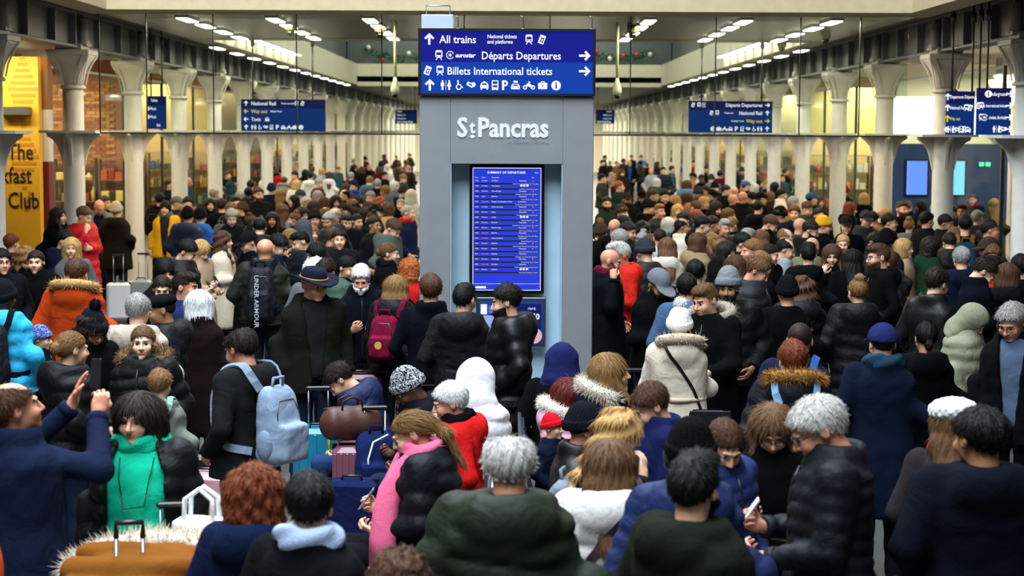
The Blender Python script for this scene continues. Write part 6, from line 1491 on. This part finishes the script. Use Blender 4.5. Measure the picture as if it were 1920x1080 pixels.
bench('waiting_bench', 'grey metal waiting bench facing right behind the pink jacket', .42, 10.0, 7, R(90))
bench('waiting_bench', 'short metal bench under the person in navy hooded puffer', -1.02, 14.0, 2, R(-90))
# ================================================================== luggage
def suitcase(label, x, y, rz, w, d, h, col, handle=0, hcol='9a9ca0', ribs=6, kind='plastic', grip='15161a', name='suitcase'):
    t = thing(name, label, 'suitcase', (x, y, 0), rz); m = mat(kind, col)
    MB().box(-w/2, w/2, -d/2, d/2, .055, h, bev=.035).build('shell', m, t)
    if ribs:
        rb = MB()
        for i in range(ribs):
            xx = -w/2+w*(i+.5)/ribs; rb.box(xx-.012, xx+.012, -d/2-.006, d/2+.006, .10, h-.04, bev=.004)
        rb.build('ribs', m, t)
    MB().box(-w/2-.004, w/2+.004, -.008, .008, .06, h+.003).build('zip', mat('metal', '3a3c40'), t)
    MB().tube([(-.07, -d*.2, h), (-.065, -d*.2, h+.03), (.065, -d*.2, h+.03), (.07, -d*.2, h)], .01, 6).build('carry_handle', mat('plastic', grip), t)
    for sx in (-1, 1):
        for sy in (-1, 1): MB().lathe([(.028, -.012), (.028, .012)], 12).build('wheel', mat('plastic', '101012'), t, (sx*(w/2-.05), sy*(d/2-.05), .028), (0, pi/2, 0))
    if handle:
        b = d/2-.04
        MB().tube([(-.075, b, h-.02), (-.075, b, h+handle)], .008, 6).tube([(.075, b, h-.02), (.075, b, h+handle)], .008, 6).build('telescopic_handle', mat('metal', hcol), t)
        MB().box(-.095, .095, b-.016, b+.016, h+handle-.012, h+handle+.018, bev=.008).build('grip', mat('plastic', grip), t)
    return t
def gp(px, py, z): p = at_z(px, py, z); return p.x, p.y
suitcase('glossy teal suitcase with a black pull handle beside the brimmed-hat person', *gp(598, 800, .74), R(8), .40, .27, .74, '1a7898', .28)
suitcase('mauve suitcase under the brown leather bag', *gp(652, 832, .70), R(4), .22, .38, .70, '7c4a58', .22, 'c08a94', 5, grip='b67884')
x, y = gp(668, 800, .80)
o = thing('leather_bag', 'brown leather holdall resting on the mauve suitcase', 'bag', (gp(652, 832, .70)[0]+.02, gp(652, 832, .70)[1], .735), R(20))
def duf(X, Y, Z): return smax(cap_(X, Y, Z*.95, (-.11, 0, .11), (.11, 0, .11), .125, .125), -Z, .03)+.003*np.sin(X*50)
Vd, Qd = mesh_sdf(duf, (-.26, -.15, 0), (.26, .15, .26), .014); obj('bag', np_mesh('bag', Vd, Qd), mat('leather', '4a2c26'), o)
for sy in (-.06, .06): MB().tube([(-.08, sy, .21), (-.07, sy, .29), (0, sy, .32), (.07, sy, .29), (.08, sy, .21)], .009, 6).build('handle', mat('leather', '2e1a16'), o)
MB().tube([(-.2, 0, .235), (.2, 0, .235)], .006, 5).build('zip', mat('metal', '8a8070'), o)
suitcase('small navy soft suitcase on the floor in front of the mauve one', *gp(662, 898, .55), R(-6), .36, .22, .55, '141c44', 0, ribs=0, kind='fabric')
x, y = gp(705, 812, .80); o = thing('backpack', 'navy backpack with a white zip propped on the floor case beside the pink scarf', 'backpack', (x, y, .58), R(10))
ob = obj('bag', pack_mesh(.34, .22, .46), mat('fabric', '14204a'), o); ob.rotation_euler = (0, 0, pi); MB().tube([(-.06, -.14, -.16), (-.07, -.13, .05), (-.03, -.10, .17), (.08, -.08, .22)], .008, 6).build('zip', mat('plain', 'd8d4cc'), o); MB().tube([(-.05, 0, .21), (-.04, 0, .27), (.04, 0, .27), (.05, 0, .21)], .012, 6).build('top_handle', mat('fabric', '10183a'), o)
suitcase('navy upright case that the navy backpack rests on', x, y, R(10), .36, .24, .35, '10183c', .62, 'b8bcc0', 0, 'fabric')
o = thing('sleeping_mat', 'rolled pale blue mat behind the navy backpack', 'mat', (x+.27, y+.05, .0), 0)
MB().lathe([(.02, 0), (.085, .005), (.085, .72), (.02, .725)], 18).build('roll', mat('fabric', '9ab0c4'), o); MB().lathe([(.09, .2), (.09, .23)], 18).lathe([(.09, .5), (.09, .53)], 18).build('strap', mat('fabric', '1a1c20'), o)
def bagmesh(w, d, h, n=9):
    def fn(X, Y, Z):
        k = 1-.25*np.clip(Z/h, 0, 1); q = np.maximum(np.abs(X)/k-w/2+.03, np.abs(Y)/(k*k)-d/2+.03); e = np.sqrt(np.maximum(np.abs(X)/k-w/2+.03, 0)**2+np.maximum(np.abs(Y)/k-d/2+.03, 0)**2)+np.minimum(q, 0)-.03
        return smax(smax(e+.008*np.sin(X*28+Z*20)*np.sin(Z*25-X*15), -Z, .02), Z-h, .02)
    V, Q = mesh_sdf(fn, (-w/2-.02, -d/2-.02, 0), (w/2+.02, d/2+.02, h), .014); return np_mesh('bag', V, Q)
def tote(label, x, y, z, rz, w, d, h, col, kind='plastic', name='carrier_bag'):
    o = thing(name, label, 'bag', (x, y, z), rz); obj('bag', bagmesh(w, d, h), mat(kind, col, rough=.5) if kind == 'plastic' else mat(kind, col), o)
    for sy in (-1, 1): MB().tube([(-w*.22, sy*d*.22, h-.02), (-w*.2, sy*d*.2, h+.10), (0, sy*d*.15, h+.15), (w*.2, sy*d*.2, h+.10), (w*.22, sy*d*.22, h-.02)], .012, 6).build('handle', mat(kind, col), o)
    return o
xg, yg = gp(630, 905, .0); tote('yellow-green plastic bag hanging between teal and mauve suitcases', *gp(622, 850, .55), .10, R(30), .16, .14, .48, 'b4b81e')
suitcase('pale pink suitcase behind the white tote bag', *gp(388, 884, .62), R(-10), .40, .26, .62, 'd9a0a8', 0, ribs=0)
suitcase('small black suitcase behind the pale pink one', *gp(392, 848, .62), R(15), .34, .24, .62, '14161f', 0, ribs=4)
xs_, ys_ = gp(287, 1012, 1.10)
suitcase('black upright suitcase under the brown coat with a raised handle', xs_, ys_, R(5), .62, .34, .86, '17181c', 0, ribs=0, kind='fabric')
o = thing('luggage_trolley', 'folding trolley with tall grey handle in front of the brown coat', 'trolley', (gp(243, 978, 1.2)[0], gp(243, 978, 1.2)[1], 0), R(8))
MB().box(-.14, .14, -.14, .14, .06, .09, bev=.01).build('platform', mat('metal', '5a5e62'), o)
MB().tube([(-.06, -.02, .09), (-.06, -.02, 1.17)], .010, 8).tube([(.06, -.02, .09), (.06, -.02, 1.17)], .010, 8).build('handle_bars', mat('metal', 'a4a8ac'), o); MB().tube([(-.06, -.02, 1.13), (-.06, -.02, 1.20), (.06, -.02, 1.20), (.06, -.02, 1.13)], .014, 8).build('grip', mat('plastic', '141518'), o)
for sx in (-1, 1): MB().lathe([(.06, -.015), (.06, .015)], 14).build('wheel', mat('plastic', '101012'), o, (sx*.16, .1, .06), (0, pi/2, 0))
o = thing('draped_coat', 'brown coat with white fur lining draped over luggage', 'coat', (xs_, ys_, .86), R(5))
def drape(X, Y, Z):
    d = ell(X, Y, Z, (0, -.02, .02), (.38, .24, .20)); d = smin(d, ell(X, Y, Z, (.22, -.16, -.04), (.20, .12, .16)), .05); d = smin(d, ell(X, Y, Z, (-.26, -.14, -.02), (.16, .12, .14)), .05)
    for a_, b_, r0_ in (((-.34, -.10, .12), (.30, -.20, .16), .065), ((-.30, .04, .17), (.34, -.05, .15), .06), ((-.36, -.22, .06), (.2, -.28, .08), .06)): d = smin(d, cap_(X, Y, Z, a_, b_, r0_, r0_*.8), .018)
    return smax(d+.010*np.sin(X*14+Y*20+2*np.sin(Y*14+X*5)), .0-Z, .01)
Vd, Qd = mesh_sdf(drape, (-.46, -.34, 0), (.46, .28, .26), .016); obj('cloth', np_mesh('cloth', Vd, Qd), mat('wool', '7a4a1a'), o)
fpts = [(-.40, .02, .10), (-.25, .12, .17), (-.05, .16, .20), (.15, .15, .19), (.33, .08, .13), (.42, -.04, .06)]
fur_spikes(fpts, .055, 3000, .055, 11).tube(fpts, .05, 8).build('fur_lining', mat('fur', 'd8ccb8'), o)
xt, yt = gp(378, 962, 1.14); suitcase('grey case under the white tote bag', xt, yt, R(-5), .40, .28, .76, '3a3c44', 0, ribs=0, kind='fabric')
tote('white tote bag with wide handles in front of the pink suitcase', xt, yt, .795, R(-10), .34, .22, .32, 'e6e8e8', 'fabric', 'tote_bag')
suitcase('dark suitcase with a raised grey handle right of the trolley', *gp(330, 945, 1.16), R(12), .30, .22, .70, '202226', .44)
suitcase('white suitcase with orange corner beside the third left column', *gp(222, 530, .62), R(10), .36, .24, .62, 'dedede', .42, '9aa0a4', 0)
suitcase('ribbed silver suitcase beside the third left column', *gp(266, 524, .62), R(-5), .36, .24, .62, '8e9294', .40, '9aa0a4', 8)
suitcase('black suitcase with a tall handle behind the pale fur collar', *gp(1194, 792, .60), R(5), .38, .26, .60, '121318', .42, 'a8acb0', 4)
suitcase('dark maroon ribbed suitcase behind the maroon backpack', *gp(676, 700, .80), R(3), .40, .28, .80, '48101c', 0, ribs=7)
suitcase('black suitcase on the floor in front of the navy zipped jacket', *gp(1215, 835, .58), R(-8), .40, .26, .58, '15161a', 0, ribs=0, kind='fabric')
# instrument case standing by the yellow wall
p = at_z(40, 380, 1.62); o = thing('instrument_case', 'tall black instrument case standing before the yellow shop wall', 'case', (p.x, YB-.5, 0), 0)
def gc_(X, Y, Z): return smin(smin(ell(X, Y, Z, (0, 0, .36), (.21, .09, .36)), ell(X, Y, Z, (0, 0, .78), (.16, .085, .30)), .06), cap_(X, Y, Z, (0, 0, .9), (0, 0, 1.5), .085, .075), .05)
Vd, Qd = mesh_sdf(gc_, (-.23, -.11, 0), (.23, .11, 1.62), .03); obj('shell', np_mesh('shell', Vd, Qd), mat('fabric', '121214'), o); MB().tube([(-.02, -.1, .7), (-.05, -.12, .95), (-.02, -.1, 1.15)], .012, 6).build('strap', mat('fabric', '1a1a1c'), o)
